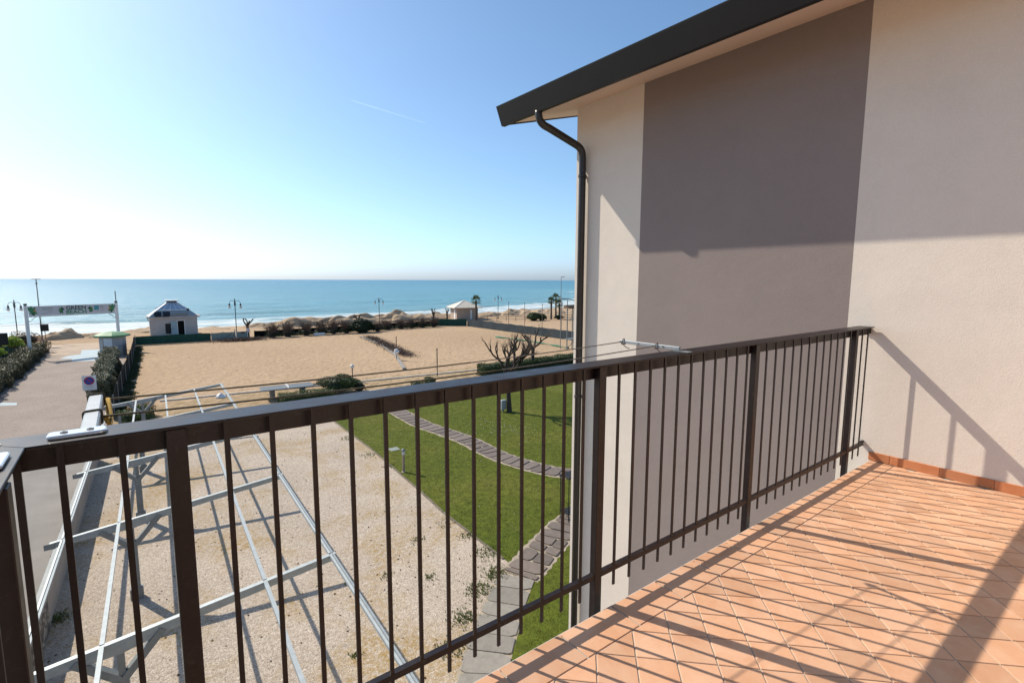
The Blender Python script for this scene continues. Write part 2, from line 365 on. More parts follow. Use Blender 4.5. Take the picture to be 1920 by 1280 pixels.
def sea_mat():
    m, nt, p = newmat('sea_water')
    g = nt.nodes.new('ShaderNodeNewGeometry'); v = g.outputs['Position']
    sx = nt.nodes.new('ShaderNodeSeparateXYZ'); nt.links.new(v, sx.inputs[0])
    mp = node(nt, 'ShaderNodeMapping'); mp.inputs['Scale'].default_value = (.10, .5, 1); nt.links.new(v, mp.inputs[0])
    mp2 = node(nt, 'ShaderNodeMapping'); mp2.inputs['Scale'].default_value = (.004, .03, 1); nt.links.new(v, mp2.inputs[0])
    n1 = noise(nt, mp.outputs[0], .7, 6, .65); n2 = noise(nt, mp2.outputs[0], 1, 5, .6)
    # distance from the shore line
    dx = math_(nt, 'MINIMUM', math_(nt, 'MAXIMUM', math_(nt, 'ADD', sx.outputs[0], -45.0), 0.0), 255.0)
    sh = math_(nt, 'MULTIPLY_ADD', math_(nt, 'MULTIPLY', dx, dx), .0027, 118.0)
    d = math_(nt, 'SUBTRACT', sx.outputs[1], sh)
    lg = math_(nt, 'DIVIDE', math_(nt, 'LOGARITHM', math_(nt, 'MAXIMUM', d, 1.0), 10.0), 3.6)
    deep = ramp(nt, lg, [(0, (.30, .37, .36)), (.33, (.18, .34, .365)), (.55, (.095, .265, .315)), (.8, (.05, .20, .265)), (1, (.036, .165, .235))])
    deep = mixc(nt, 1.0, deep, ramp(nt, n1, [(.3, .76), (.7, 1.16)]), 'MULTIPLY')
    deep = mixc(nt, 1.0, deep, ramp(nt, n2, [(.3, .88), (.7, 1.1)]), 'MULTIPLY')
    # wash and foam: broad in the shallows, with a broken line at the breaker
    mp3 = node(nt, 'ShaderNodeMapping'); mp3.inputs['Scale'].default_value = (.05, .32, 1); nt.links.new(v, mp3.inputs[0])
    fn = noise(nt, mp3.outputs[0], 1.2, 7, .7, .4)
    w1 = ramp(nt, math_(nt, 'DIVIDE', d, 60.0), [(0, .62), (.06, .40), (.14, .58), (.22, .44), (.33, .56), (.39, .30), (.48, .36), (.6, .2), (.9, 0)])
    fo = ramp(nt, math_(nt, 'ADD', math_(nt, 'MULTIPLY', fn, 1.0), w1), [(.93, 0), (1.12, .62)])
    col = mixc(nt, fo, deep, (.78, .80, .80))
    nt.links.new(col, p.inputs['Base Color'])
    nt.links.new(ramp(nt, fo, [(0, .32), (1, .85)]), p.inputs['Roughness'])
    p.inputs['Specular IOR Level'].default_value = .30
    b1 = bump(nt, None, n1, 1.0, 1.3)
    bump(nt, p, noise(nt, mp.outputs[0], 4, 4, .6), .6, .3, b1)
    return m
M['sea'] = sea_mat()

# ------------------------------------------------------------------ building helpers
class MB:
    """collects shapes into ONE mesh"""
    def __init__(s): s.v = []; s.f = []
    def add(s, vs, fs):
        o = len(s.v); s.v += [tuple(x) for x in vs]; s.f += [tuple(i+o for i in f) for f in fs]; return s
    def box(s, x0, x1, y0, y1, z0, z1):
        return s.add([(x0,y0,z0),(x1,y0,z0),(x1,y1,z0),(x0,y1,z0),(x0,y0,z1),(x1,y0,z1),(x1,y1,z1),(x0,y1,z1)],
                     [(3,2,1,0),(4,5,6,7),(0,1,5,4),(1,2,6,5),(2,3,7,6),(3,0,4,7)])
    def prism(s, poly, z0, z1):
        n = len(poly)
        a = sum(poly[i][0]*poly[(i+1)%n][1]-poly[(i+1)%n][0]*poly[i][1] for i in range(n))
        if a < 0: poly = poly[::-1]
        return s.add([(x,y,z0) for x,y in poly]+[(x,y,z1) for x,y in poly],
                     [tuple(range(n-1,-1,-1)), tuple(range(n,2*n))]+[(i,(i+1)%n,n+(i+1)%n,n+i) for i in range(n)])
    def extr(s, prof, y0, y1):   # profile in x,z extruded along y
        n = len(prof)
        return s.add([(x,y0,z) for x,z in prof]+[(x,y1,z) for x,z in prof],
                     [tuple(range(n)), tuple(range(2*n-1,n-1,-1))]+[(i,n+i,n+(i+1)%n,(i+1)%n) for i in range(n)])
    def bar(s, a, b, w, h, upv=(0,0,1)):
        a = Vector(a); b = Vector(b); d = (b-a).normalized(); u = Vector(upv)
        if abs(d.dot(u)) > .98: u = Vector((0,1,0))
        r = d.cross(u).normalized()*w/2; t = r.normalized().cross(d).normalized()*h/2
        vs = [a-r-t,a+r-t,a+r+t,a-r+t,b-r-t,b+r-t,b+r+t,b-r+t]
        return s.add(vs, [(0,1,2,3),(7,6,5,4),(0,4,5,1),(1,5,6,2),(2,6,7,3),(3,7,4,0)])
    def tube(s, pts, rad, n=8, cap=True):
        pts = [Vector(p) for p in pts]
        if not hasattr(rad, '__len__'): rad = [rad]*len(pts)
        vs = []; fs = []; prev = None
        for i, p in enumerate(pts):
            d = (pts[min(i+1,len(pts)-1)]-pts[max(i-1,0)]).normalized()
            if prev is None:
                u = Vector((0,0,1)) if abs(d.z) < .9 else Vector((1,0,0))
                r = d.cross(u).normalized()
            else:
                r = (prev - d*prev.dot(d)); r = r.normalized() if r.length > 1e-6 else d.orthogonal().normalized()
            prev = r; t = d.cross(r)
            for k in range(n):
                a = 2*math.pi*k/n; vs.append(p+(r*math.cos(a)+t*math.sin(a))*rad[i])
        for i in range(len(pts)-1):
            for k in range(n):
                fs.append((i*n+k, i*n+(k+1)%n, (i+1)*n+(k+1)%n, (i+1)*n+k))
        if cap: fs += [tuple(range(n-1,-1,-1)), tuple(range((len(pts)-1)*n, len(pts)*n))]
        return s.add(vs, fs)
    def lathe(s, cx, cy, prof, n=16):
        vs = []; fs = []
        for r, z in prof:
            for k in range(n):
                a = 2*math.pi*k/n; vs.append((cx+r*math.cos(a), cy+r*math.sin(a), z))
        for i in range(len(prof)-1):
            for k in range(n): fs.append((i*n+k, i*n+(k+1)%n, (i+1)*n+(k+1)%n, (i+1)*n+k))
        fs += [tuple(range(n-1,-1,-1)), tuple(range((len(prof)-1)*n, len(prof)*n))]
        return s.add(vs, fs)
    def build(s, name, mat, parent=None, bevel=0, smooth=False, world=True, kind=None, label=None):
        me = bpy.data.meshes.new(name)
        vs = np.array(s.v, dtype=float)
        off = np.zeros(3)
        if parent is not None:
            if world: off = np.array(worldloc(parent))
        else:
            off = np.array([(vs[:,0].min()+vs[:,0].max())/2, (vs[:,1].min()+vs[:,1].max())/2, vs[:,2].min()])
        me.from_pydata((vs-off).tolist(), [], s.f); me.update()
        if bevel:
            bm = bmesh.new(); bm.from_mesh(me)
            bmesh.ops.bevel(bm, geom=[e for e in bm.edges if len(e.link_faces)==2 and e.calc_face_angle(0) > .5], offset=bevel, segments=1, affect='EDGES')
            bm.to_mesh(me); bm.free()
        if smooth:
            for p in me.polygons: p.use_smooth = True
        me.materials.append(mat)
        o = bpy.data.objects.new(name, me); C.objects.link(o)
        if parent is not None: o.parent = parent
        else: o.location = off
        if kind: o['kind'] = kind
        if label: o['label'] = label
        return o
def worldloc(o):
    l = Vector(o.location)
    while o.parent: o = o.parent; l += Vector(o.location)
    return l
def thing(name, label, cat, loc=(0,0,0), rotz=0, group=None):
    o = bpy.data.objects.new(name, None); C.objects.link(o); o.empty_display_size = .2
    o.location = loc; o.rotation_euler = (0,0,rotz); tag(o, label, cat, group); return o
def tag(o, label, cat, group=None):
    o['label'] = label; o['category'] = cat
    if group: o['group'] = group
    return o
def dup(root, loc, label=None, rotz=None, scale=None):
    r = root.copy(); C.objects.link(r); r.location = loc
    if rotz is not None: r.rotation_euler = (0,0,rotz)
    if scale: r.scale = (scale,)*3
    if label: r['label'] = label
    for ch in list(root.children):
        c = ch.copy(); C.objects.link(c); c.parent = r
        for g in list(ch.children):
            d = g.copy(); C.objects.link(d); d.parent = c
    return r
def npmesh(name, V, F, mat, parent=None, kind=None, off=(0,0,0), smooth=False):
    V = np.asarray(V, dtype=np.float32) - np.asarray(off, dtype=np.float32); F = np.asarray(F, dtype=np.int32)
    me = bpy.data.meshes.new(name); k = F.shape[1]
    me.vertices.add(len(V)); me.vertices.foreach_set('co', V.ravel())
    me.loops.add(F.size); me.loops.foreach_set('vertex_index', F.ravel())
    me.polygons.add(len(F)); me.polygons.foreach_set('loop_start', np.arange(0, F.size, k, dtype=np.int32))
    me.update(calc_edges=True)
    if smooth: me.polygons.foreach_set('use_smooth', np.ones(len(F), dtype=bool))
    me.materials.append(mat)
    o = bpy.data.objects.new(name, me); C.objects.link(o)
    if parent is not None: o.parent = parent
    else: o.location = off
    if kind: o['kind'] = kind
    return o
def sheet(name, poly, z, mat, sub=None):
    me = bpy.data.meshes.new(name); n = len(poly)
    a = sum(poly[i][0]*poly[(i+1)%n][1]-poly[(i+1)%n][0]*poly[i][1] for i in range(n))
    if a < 0: poly = poly[::-1]
    me.from_pydata([(x,y,z) for x,y in poly], [], [tuple(range(n))]); me.update(); me.materials.append(mat)
    o = bpy.data.objects.new(name, me); C.objects.link(o); o['kind'] = 'structure'; return o

def leaves_on(points, normals, size, jitter=.7, aspect=2.0):
    """one small folded leaf per point; arrays in, (V,F) out"""
    n = len(points)
    d = normals + rng.normal(0, jitter, (n,3)); d /= np.linalg.norm(d, axis=1)[:,None]
    t = np.cross(d, rng.normal(0,1,(n,3))); t /= np.linalg.norm(t, axis=1)[:,None]
    b = np.cross(d, t)
    s = (size*rng.uniform(.6,1.3,n))[:,None]
    V = np.stack([points - t*s*.5*aspect*.5, points + b*s*.5, points + t*s*.5*aspect*.5, points - b*s*.5], 1).reshape(-1,3)
    F = np.arange(4*n).reshape(-1,4)
    return V, F
def blob_points(n, c, r, lo=.72, lump=.18, seed=0, zmin=-.35):
    """points in the outer shell of a lumpy ellipsoid"""
    g = np.random.default_rng(seed)
    u = g.normal(0,1,(n*2,3)); u /= np.linalg.norm(u,axis=1)[:,None]; u = u[u[:,2] > zmin][:n]
    k = g.uniform(2,5,(5,3)); ph = g.uniform(0,6,5)
    lum = 1 + lump*np.sum([np.sin(u@k[i]*1.0+ph[i]) for i in range(5)],0)/2
    rad = lum*g.uniform(lo**3,1,len(u))**(1/3)
    P = np.array(c) + u*np.array(r)*rad[:,None]
    return P, u
def box_points(n, x0, x1, y0, y1, z0, z1, seed=0, lump=.12, depth=.2):
    """points near the skin of a lumpy hedge running along its longer side"""
    g = np.random.default_rng(seed)
    P = np.stack([g.uniform(x0,x1,n), g.uniform(y0,y1,n), g.uniform(z0,z1,n)],1)
    w = (x1-x0, y1-y0); side = g.choice(5, n, p=np.array([w[1]*(z1-z0), w[1]*(z1-z0), w[0]*(z1-z0), w[0]*(z1-z0), w[0]*w[1]])/(2*(w[0]+w[1])*(z1-z0)+w[0]*w[1]))
    N = np.zeros((n,3)); dd = np.abs(g.normal(0,depth,n))
    for i,(ax,val,sg) in enumerate(((0,x0,-1),(0,x1,1),(1,y0,-1),(1,y1,1),(2,z1,1))):
        q = side==i; P[q,ax] = val - sg*dd[q]; N[q,ax] = sg
    f = lump*(np.sin(P[:,0]*2.1+P[:,1]*1.3)+np.sin(P[:,1]*2.9+P[:,0]*1.7+1)+np.sin(P[:,2]*4+P[:,1]*3.1))/2
    P += N*f[:,None]; P[:,2] += lump*np.sin(P[:,0]*3.3+P[:,1]*2.3)*.6*(P[:,2]-z0)/(z1-z0)
    return P, N
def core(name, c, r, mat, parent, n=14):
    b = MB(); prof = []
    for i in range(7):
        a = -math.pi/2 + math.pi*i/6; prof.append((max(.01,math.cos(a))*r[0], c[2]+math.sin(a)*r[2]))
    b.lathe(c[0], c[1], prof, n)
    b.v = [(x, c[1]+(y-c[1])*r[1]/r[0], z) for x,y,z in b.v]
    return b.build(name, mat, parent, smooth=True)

# ================================================================== SETTING
def shore(x): return 118 + .0027*np.maximum(0, x-45)**2
def geo(a, b, n): return np.concatenate([np.linspace(a[0],a[1],n[0])])
# ground: one sheet, sloping under the sea
xs = np.concatenate([[-6000,-1500,-500,-250], np.arange(-120,260,2.5), [300,500,1500,6000]])
ys = np.concatenate([[-3000,-400,-80,-20,0,20,40,60,76], np.arange(80,200,2.0), [260]])
X, Y = np.meshgrid(xs, ys)
S = shore(np.minimum(X,300)); t = (Y-92)/(S-92)
Z = np.where(Y<92, 0, np.where(t<1, -1.3*np.clip(t,0,1)**1.6, -1.3-(Y-S)*.03))
und = .10*np.sin(X*.55+Y*.4)+.08*np.sin(X*.23-Y*.8)+.06*np.sin(X*1.1+Y*.15)
Z = Z + und*np.clip((Y-84)/8,0,1)*np.clip((S-4-Y)/8,0,1)
V = np.stack([X,Y,Z],-1).reshape(-1,3); nx = len(xs)
idx = np.arange(len(ys)*nx).reshape(len(ys),nx)
F = np.stack([idx[:-1,:-1],idx[:-1,1:],idx[1:,1:],idx[1:,:-1]],-1).reshape(-1,4)
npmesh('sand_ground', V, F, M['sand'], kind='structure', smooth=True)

# sea
xs = np.concatenate([[-80000,-9000,-2500,-900,-350], np.arange(-200,420,3.0), [520,900,2500,9000,80000]])
ys = np.concatenate([np.arange(106,230,.9), 230*1.06**np.arange(0,100)]); ys = ys[ys < 80000]; ys = np.append(ys, 80000)
X, Y = np.meshgrid(xs, ys)
d = Y - shore(np.minimum(X,300))
amp = np.clip((d+4)/20,0.05,1)*np.exp(-np.maximum(0,d-60)/300)
Z = -1.3 + amp*(.10*np.sin(Y*.55+.6*np.sin(X*.06))+.08*np.sin(Y*.33+X*.08+1)+.05*np.sin(Y*1.1-X*.17))
wob = 2.5*np.sin(X*.045)+1.5*np.sin(X*.13+1)
Z += .75*np.exp(-((d-24-wob)/1.6)**2)*(.6+.4*np.sin(X*.07+2)) + .30*np.exp(-((d-12-wob*.6)/1.5)**2) + .35*np.exp(-((d-45+wob)/2.5)**2)*(.5+.5*np.sin(X*.05))
V = np.stack([X,Y,Z],-1).reshape(-1,3); nx = len(xs)
idx = np.arange(len(ys)*nx).reshape(len(ys),nx)
F = np.stack([idx[:-1,:-1],idx[:-1,1:],idx[1:,1:],idx[1:,:-1]],-1).reshape(-1,4)
npmesh('sea', V, F, M['sea'], kind='structure', smooth=True)

# car park gravel, road, lawn
def cw(c, y): return (c+.04*y, y)        # car port frame: c across, y along -> world
sheet('gravel_yard', [cw(-2.62,-8), (12,-8), (12,8.0), (9.0,11.7), (9.0,15.4), (9.2,20.4), (9.3,23.3), (9.45,30.4), (9.3,33.5), cw(7,34.6), cw(2.5,35.6), cw(-2.62,34.8)], .004, M['gravel'])
sheet('asphalt_road', [(-14,-8), cw(-2.62,-8), cw(-2.62,35.7), (-14,35.9)], .004, M['asphalt'])
sheet('paved_road', [(-9.0,35.7), cw(-2.5,35.7), cw(-3.0,70), cw(-3.6,86), (-8.0,86)], .008, M['road'])
b = MB(); b.box(-9,-1.2,35.66,35.78,.004,.016).build('road_joint', M['cement'], kind='structure')
sheet('lawn', [(9.42,33.8), (9.42,30.4), (9.22,23.3), (9.02,20.4), (8.65,15.4), (8.55,11.5), (8.3,10.0), (6.4,8.35), (3.2,5.2), (3.2,1.4), (45,1.4), (45,34.4), (25,34.6), (15,34.8)], .012, M['lawn'])
# painted / wet pale patches on the road
sheet('pale_road_patch', [(-5.74,70.4),(-4.7,69.6),(-4.6,67.5),(-2.3,66.6),(-2.1,68.2),(-2.2,74.5),(-2.6,77.1),(-4.3,77.7),(-4.2,73.5),(-5.2,72.5)], .013, M['paleblue'])
sheet('blue_road_marking', [(-8.2,48.6),(-6.18,46.92),(-6.1,46.0),(-8.2,46.9)], .013, M['paleblue'])

# lawn kerb
lk = thing('lawn_kerb', 'low grey kerb edging between gravel yard and lawn', 'kerb', (9.2,20,0))
kp = [(9.42,33.6),(9.42,30.36),(9.22,23.3),(9.02,20.4),(8.85,17.9),(8.63,15.4),(8.53,11.6)]
def along(path, step):
    out = []; rem = 0
    for (x0,y0),(x1,y1) in zip(path[:-1],path[1:]):
        L = math.hypot(x1-x0,y1-y0); n = max(1,round(L/step))
        for i in range(n): out.append(((x0+(x1-x0)*i/n,y0+(y1-y0)*i/n),(x0+(x1-x0)*(i+1)/n,y0+(y1-y0)*(i+1)/n)))
    return out
for (a,bq) in along(kp, 1.0):
    dx, dy = bq[0]-a[0], bq[1]-a[1]; L = math.hypot(dx,dy); g = .008/L
    h = .035+random.uniform(-.008,.008)
    MB().bar((a[0]+dx*g,a[1]+dy*g,h-.06),(bq[0]-dx*g,bq[1]-dy*g,h-.06),0.075,.13).build('kerb_stone', M['kerbdark'], lk, bevel=.008)

# stepping stone path and slabs
def catmull(pts, n=8):
    P = [np.array(p,float) for p in pts]; P = [2*P[0]-P[1]]+P+[2*P[-1]-P[-2]]; out = []
    for i in range(1,len(P)-2):
        for k in range(n):
            t = k/n; a,b,c,d = P[i-1:i+3]
            out.append(.5*((2*b)+(-a+c)*t+(2*a-5*b+4*c-d)*t*t+(-a+3*b-3*c+d)*t**3))
    out.append(P[-2]); return np.array(out)
def stone_row(parent, cl, width, step, mat, name, h=.035, split=0, gap=.045, z=.012, jit=.04):
    seg = np.linalg.norm(np.diff(cl,axis=0),axis=1); s = np.concatenate([[0],np.cumsum(seg)])
    def at(u):
        u = min(max(u,0),s[-1]-1e-4); i = int(np.searchsorted(s,u,'right'))-1; i = min(i,len(cl)-2)
        f = (u-s[i])/seg[i]; p = cl[i]+(cl[i+1]-cl[i])*f; d = (cl[i+1]-cl[i])/seg[i]
        return p, np.array([-d[1],d[0]])
    u = 0; k = 0; sk0 = 0
    while u < s[-1]-step*.4:
        st = step*random.uniform(.8,1.2); u1 = min(u+st, s[-1]); sk1 = random.uniform(-jit,jit)*2
        cuts = [-.5,.5]
        if split and random.random() < split: cuts = [-.5, random.uniform(-.15,.15), .5]
        for c0,c1 in zip(cuts[:-1],cuts[1:]):
            pts = []
            lo = gap/2
            for uu,cc,sg in ((u,c0,(1,1)),(u,c1,(1,-1)),(u1,c1,(-1,-1)),(u1,c0,(-1,1))):
                sk = sk0 if uu == u else sk1
                p,nr = at(uu+sg[0]*lo+sk*cc*2)
                pts.append(p+nr*(cc*width+sg[1]*lo+random.uniform(-jit,jit)*.6))
            # chamfer the corners so no two stones are alike
            poly = []
            for i in range(4):
                a,bb,cc2 = pts[i-1],pts[i],pts[(i+1)%4]; q = random.uniform(.06,.2)
                poly += [tuple(bb+(a-bb)*q), tuple(bb+(cc2-bb)*q*.9)]
            hh = h+random.uniform(-.008,.008)
            MB().prism(poly, z, z+hh).build(name, mat, parent, bevel=.008)
        u = u1; sk0 = sk1; k += 1
def ribbon(name, cl, width, z, mat, parent=None, kind='structure'):
    d = np.gradient(cl,axis=0); nr = np.stack([-d[:,1],d[:,0]],1)/np.linalg.norm(d,axis=1)[:,None]
    j = 1+.05*np.sin(np.arange(len(cl))*1.7)
    L = cl+nr*width/2*j[:,None]; Rr = cl-nr*width/2*j[:,None]
    V = np.concatenate([np.c_[L,np.full(len(L),z)],np.c_[Rr,np.full(len(L),z)]]); n = len(L)
    F = [(i+n,i+n+1,i+1,i) for i in range(n-1)]
    return npmesh(name, V, F, mat, parent, kind)
upc = catmull([(13.3,35),(13.4,30.6),(13.25,26.3),(13.5,24.2),(13.75,22.1),(13.7,20.2),(13.7,18.8),(13.95,17.5),(14.3,16.3),(14.9,15.3),(16.2,14.2),(18.5,13.4)])
p1 = ribbon('garden_path', upc, 1.22, .017, M['mortar']); stone_row(p1, upc, 1.06, .55, M['flag'], 'flagstone', split=.15, z=.018, gap=.065)
shc = catmull([(14.5,12.6),(12.6,12.25),(11.35,11.95),(10.37,11.53),(9.63,11.2),(8.9,10.85),(8.35,10.62)])
p2 = ribbon('side_path', shc, 1.22, .017, M['mortar']); stone_row(p2, shc, 1.08, .55, M['flag'], 'flagstone', split=.4, z=.018, gap=.06)
slc = catmull([(8.28,10.62),(7.55,10.05),(6.65,9.3),(5.8,8.5),(5.0,7.6),(4.0,6.4),(3.0,5.1),(2.0,3.8)])
p3 = ribbon('slab_path', slc, 1.12, .008, M['mortar']); stone_row(p3, slc, 1.06, .62, M['slab'], 'slab', gap=.02, z=.010, jit=.012, h=.03)

# grass blades (uncountable)
def inpoly(P, poly):
    x,y = P[:,0],P[:,1]; c = np.zeros(len(P),bool); n = len(poly)
    for i in range(n):
        x0,y0 = poly[i]; x1,y1 = poly[i-1]
        q = ((y0>y)!=(y1>y)) & (x < (x1-x0)*(y-y0)/(y1-y0+1e-12)+x0); c ^= q
    return c
def blades(P, h, wd, lean=.5):
    n = len(P); a = rng.uniform(0,2*np.pi,n); hh = h*rng.uniform(.5,1.3,n); l = rng.uniform(0,lean,n)*hh; b = rng.uniform(0,2*np.pi,n)
    wv = np.c_[np.cos(a),np.sin(a),0*a]*(wd*rng.uniform(.6,1.2,n))[:,None]
    tip = P+np.c_[np.cos(b)*l,np.sin(b)*l,hh]
    return np.stack([P-wv,P+wv,tip],1).reshape(-1,3), np.arange(3*n).reshape(-1,3)
lawnpoly = [(9.46,30.4),(9.26,23.3),(9.06,20.4),(8.7,15.4),(8.6,11.7),(8.6,10.6),(6.6,8.2),(3.4,5.0),(20,5),(26,26),(24,33),(9.46,33)]
P = np.c_[rng.uniform(3,26,230000),rng.uniform(5,33,230000),np.full(230000,.012)]
P = P[inpoly(P,lawnpoly)]
for cl,wd in ((upc,.62),(shc,.62),(slc,.57)):
    dm = np.min(np.linalg.norm(P[:,None,:2]-cl[None,::2],axis=2),axis=1) if len(P)<1 else None
    keep = np.ones(len(P),bool)
    for q in cl[::2]: keep &= (P[:,0]-q[0])**2+(P[:,1]-q[1])**2 > wd**2
    P = P[keep]
V,F = blades(P, .030, .010, 1.0); g = npmesh('grass', V, F, M['grass'], kind='stuff')
# weeds in the gravel and along the slab path
W = []
for (cx,cy,r,n) in [(7.9,11.1,.35,260),(7.1,10.75,.3,200),(6.2,10.0,.3,180),(8.3,12.2,.4,160),(8.45,13.5,.3,90),(5.4,9.3,.3,150),(8.4,14.6,.35,60),(3.6,10.4,.1,40),(5.4,12.9,.12,40),(6.3,12.1,.12,40),(2.3,9.2,.1,30),(-1.9,16.0,.3,220),(4.4,13.2,.1,30),(7.0,14.2,.2,50),(9.0,20.9,.25,60),(8.9,22.8,.4,80),(8.9,26,.4,80)]:
    a = rng.normal(0,1,(n,2))*r*.6; W.append(np.c_[cx+a[:,0],cy+a[:,1],np.full(n,.005)])
V,F = blades(np.concatenate(W), .07, .022, 1.1); npmesh('weeds', V, F, M['weed'], kind='stuff')

# daisies in the lawn
P = np.c_[rng.normal(16.6,1.0,260),rng.normal(22.4,1.1,260),rng.uniform(.03,.05,260)]
P = np.concatenate([P, np.c_[rng.uniform(9.8,20,160),rng.uniform(12,30,160),np.full(160,.04)]])
V,F = leaves_on(P, np.tile([0,0,1.],(len(P),1)), .045, .3, 1.0); npmesh('daisies', V, F, M['white'], kind='stuff')
P = np.c_[rng.uniform(-2.3,8.3,900),rng.uniform(5,33,900),np.full(900,.012)]
V,F = leaves_on(P, np.tile([0,0,1.],(len(P),1)), .06, .6, 2.0); V[:,2] = np.maximum(V[:,2],.006); npmesh('fallen_leaves', V, F, M['leafdead'], kind='stuff')

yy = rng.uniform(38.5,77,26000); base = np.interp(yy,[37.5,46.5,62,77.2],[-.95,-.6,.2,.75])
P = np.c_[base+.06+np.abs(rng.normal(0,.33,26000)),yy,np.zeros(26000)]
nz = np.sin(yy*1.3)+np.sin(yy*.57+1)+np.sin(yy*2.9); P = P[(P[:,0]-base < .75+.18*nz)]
V,F = blades(P, .11, .045, 1.2); npmesh('fence_shadow_weeds', V, F, M['weedshade'], kind='stuff')  # real weeds, set dark and dense so the fence shadow looks deeper
# white kerb strips round the sand court
M['kerbwhite'] = simple('chalky_kerb', (.58,.53,.46), (.42,.36,.29), 1.3, .95, bmp=.4, bscale=12, bdist=.05)
def strip(name, pts, w, h, mat, z=-.03):
    b = MB()
    for a,c in zip(pts[:-1],pts[1:]): b.bar((*a,z+h/2),(*c,z+h/2),w,h)
    return b.build(name, mat, kind='structure')
strip('white_court_kerb', [(1.5,41.7),(5.5,41.3),(8.2,41.0),(14.9,40.2),(19.75,39.7),(25.9,39.15)], .2, .12, M['kerbwhite'])
strip('white_path_kerb', [(13.6,36.35),(17.5,35.7)], .3, .12, M['kerbwhite'])
strip('diagonal_court_kerb', [(27.1,72),(25.8,61.8),(23.6,52.5),(20.4,43.4)], .3, .2, M['cement'])
strip('timber_court_edge', [(10.3,41.0),(12.4,40.65)], .2, .22, M['wood'])
# heap of cut dry stems beside the diagonal kerb
P = []
for i in range(3600):
    t = random.random(); x = 27.8+(24.3-27.8)*t+random.gauss(0,.45); y = 70.5+(50.5-70.5)*t+random.gauss(0,.8)
    P.append((x,y,random.uniform(0,.22)))
P = np.array(P); V,F = blades(P,.25,.035,2.2); V[:,2] = np.maximum(V[:,2],.01); npmesh('dry_cuttings', V, F, M['twig'], kind='stuff')
P = np.c_[rng.normal(12.5,1.5,2600),rng.normal(77.3,.55,2600),rng.uniform(0,.25,2600)]
V,F = blades(P,.25,.035,2.4); npmesh('brown_litter', V, F, M['twig'], kind='stuff')

# sand mounds on the beach
def mound(cx, cy, rx, ry, h, seed, name='sand_mound'):
    g = np.random.default_rng(seed); n = 44
    u = np.linspace(-1,1,n); X,Y = np.meshgrid(u,u); r2 = X**2+Y**2
    k = g.normal(0,1,(16,2)); k *= (np.geomspace(3,26,16)/np.linalg.norm(k,axis=1))[:,None]; ph = g.uniform(0,6,16); am = 1/np.geomspace(1,5,16)
    lump = sum(am[i]*np.sin(X*k[i,0]+Y*k[i,1]+ph[i]) for i in range(16))/3.2
    Z = .62*h*np.clip(1-r2,0,1)**.9*(1+.55*lump)
    Z = np.where(r2>=1,-.25,Z-.12)
    V = np.stack([cx+X*rx,cy+Y*ry,Z],-1).reshape(-1,3); idx = np.arange(n*n).reshape(n,n)
    F = np.stack([idx[:-1,:-1],idx[:-1,1:],idx[1:,1:],idx[1:,:-1]],-1).reshape(-1,4)
    npmesh(name, V, F, M['mound'], kind='structure', off=(cx,cy,0))
for i,(cx,cy,rx,ry,h) in enumerate([(-7.4,94,3.2,2.6,1.9),(-3.6,94,2.2,2,1.0),(3,102,5,2.2,.7),(11.5,100,3.0,2,.5),(20,98,5,2.6,1.0),(25,96,6,3,1.9),(31,97,6.5,3,2.0),(37,97,6,3,1.9),(44,98,6.5,3,2.5),(50,98,6,3,1.8),(56,101,5,3,1.7),
        (68,99,6,3,1.7),(74,98,5,3,1.6),(80,97,6,3,1.7),(87,97,5,3,1.6),(93,96,5,3,1.6),(100,96,6,3,1.5),(108,97,6,3,1.6),(118,98,7,3,1.6),(84,103,9,3,1.5),(64,103,6,3,1.4),(28,101,9,2.5,1.6)]):
    mound(cx,cy,rx,ry,h,i+3)

# ================================================================== HOUSE AND BALCONY
FZ = CAMZ-1.5            # balcony floor level
W = 4.95
hs = thing('apartment_building', 'two tone stucco apartment house with dark eave gutter beside the balcony', 'building', (8,1.2,0))
WT = CAMZ+2.26
MB().box(W,12,4.0,5.09,-.2,WT).build('seaward_wall', M['cream'], hs, label='cream stucco wall strip at the seaward corner')
MB().box(W,12,1.735,4.0,-.2,WT).build('painted_wall', M['mauve'], hs, label='mauve brown painted wall panel')
MB().box(W,12,-7,1.735,-.2,WT).build('balcony_wall', M['cream'], hs, label='cream stucco wall beside the balcony floor')
MB().box(-.30,W,-7,-2.6,-.2,CAMZ+1.5).build('rear_wall', M['cream'], hs)
MB().box(-.30,W,-2.6,1.30,-.2,FZ-.22).build('lower_wall', M['cream'], hs)
MB().box(-.30,W,-2.6,1.49,FZ-.22,FZ-.012).build('balcony_slab', M['plaster'], hs)
# eave: sloping soffit board, roof slab, box gutter
E1 = 5.66; E0 = -7
zs = lambda x: CAMZ+2.045+(x-4.17)*.27
MB().extr([(4.20,zs(4.20)),(12,zs(12)),(12,zs(12)+.03),(4.20,zs(4.20)+.03)], E0, E1).build('soffit', M['soffit'], hs)
MB().extr([(4.20,zs(4.20)+.031),(12,zs(12)+.031),(12,zs(12)+.22),(4.20,zs(4.20)+.19)], E0, E1-.03).build('roof', M['wood'], hs)
b = MB(); b.extr([(4.165,CAMZ+2.03),(4.215,CAMZ+2.03),(4.215,CAMZ+2.25),(4.195,CAMZ+2.25),(4.195,CAMZ+2.045),(4.17,CAMZ+2.045),(4.095,CAMZ+2.262),(4.075,CAMZ+2.262),(4.078,CAMZ+2.25)], E0, E1+.06)
gt = b.build('gutter', M['gutter'], hs)
MB().extr([(4.166,CAMZ+2.031),(4.214,CAMZ+2.031),(4.214,CAMZ+2.25),(4.085,CAMZ+2.255)], E1+.045, E1+.062).build('gutter_cap', M['gutter'], gt)
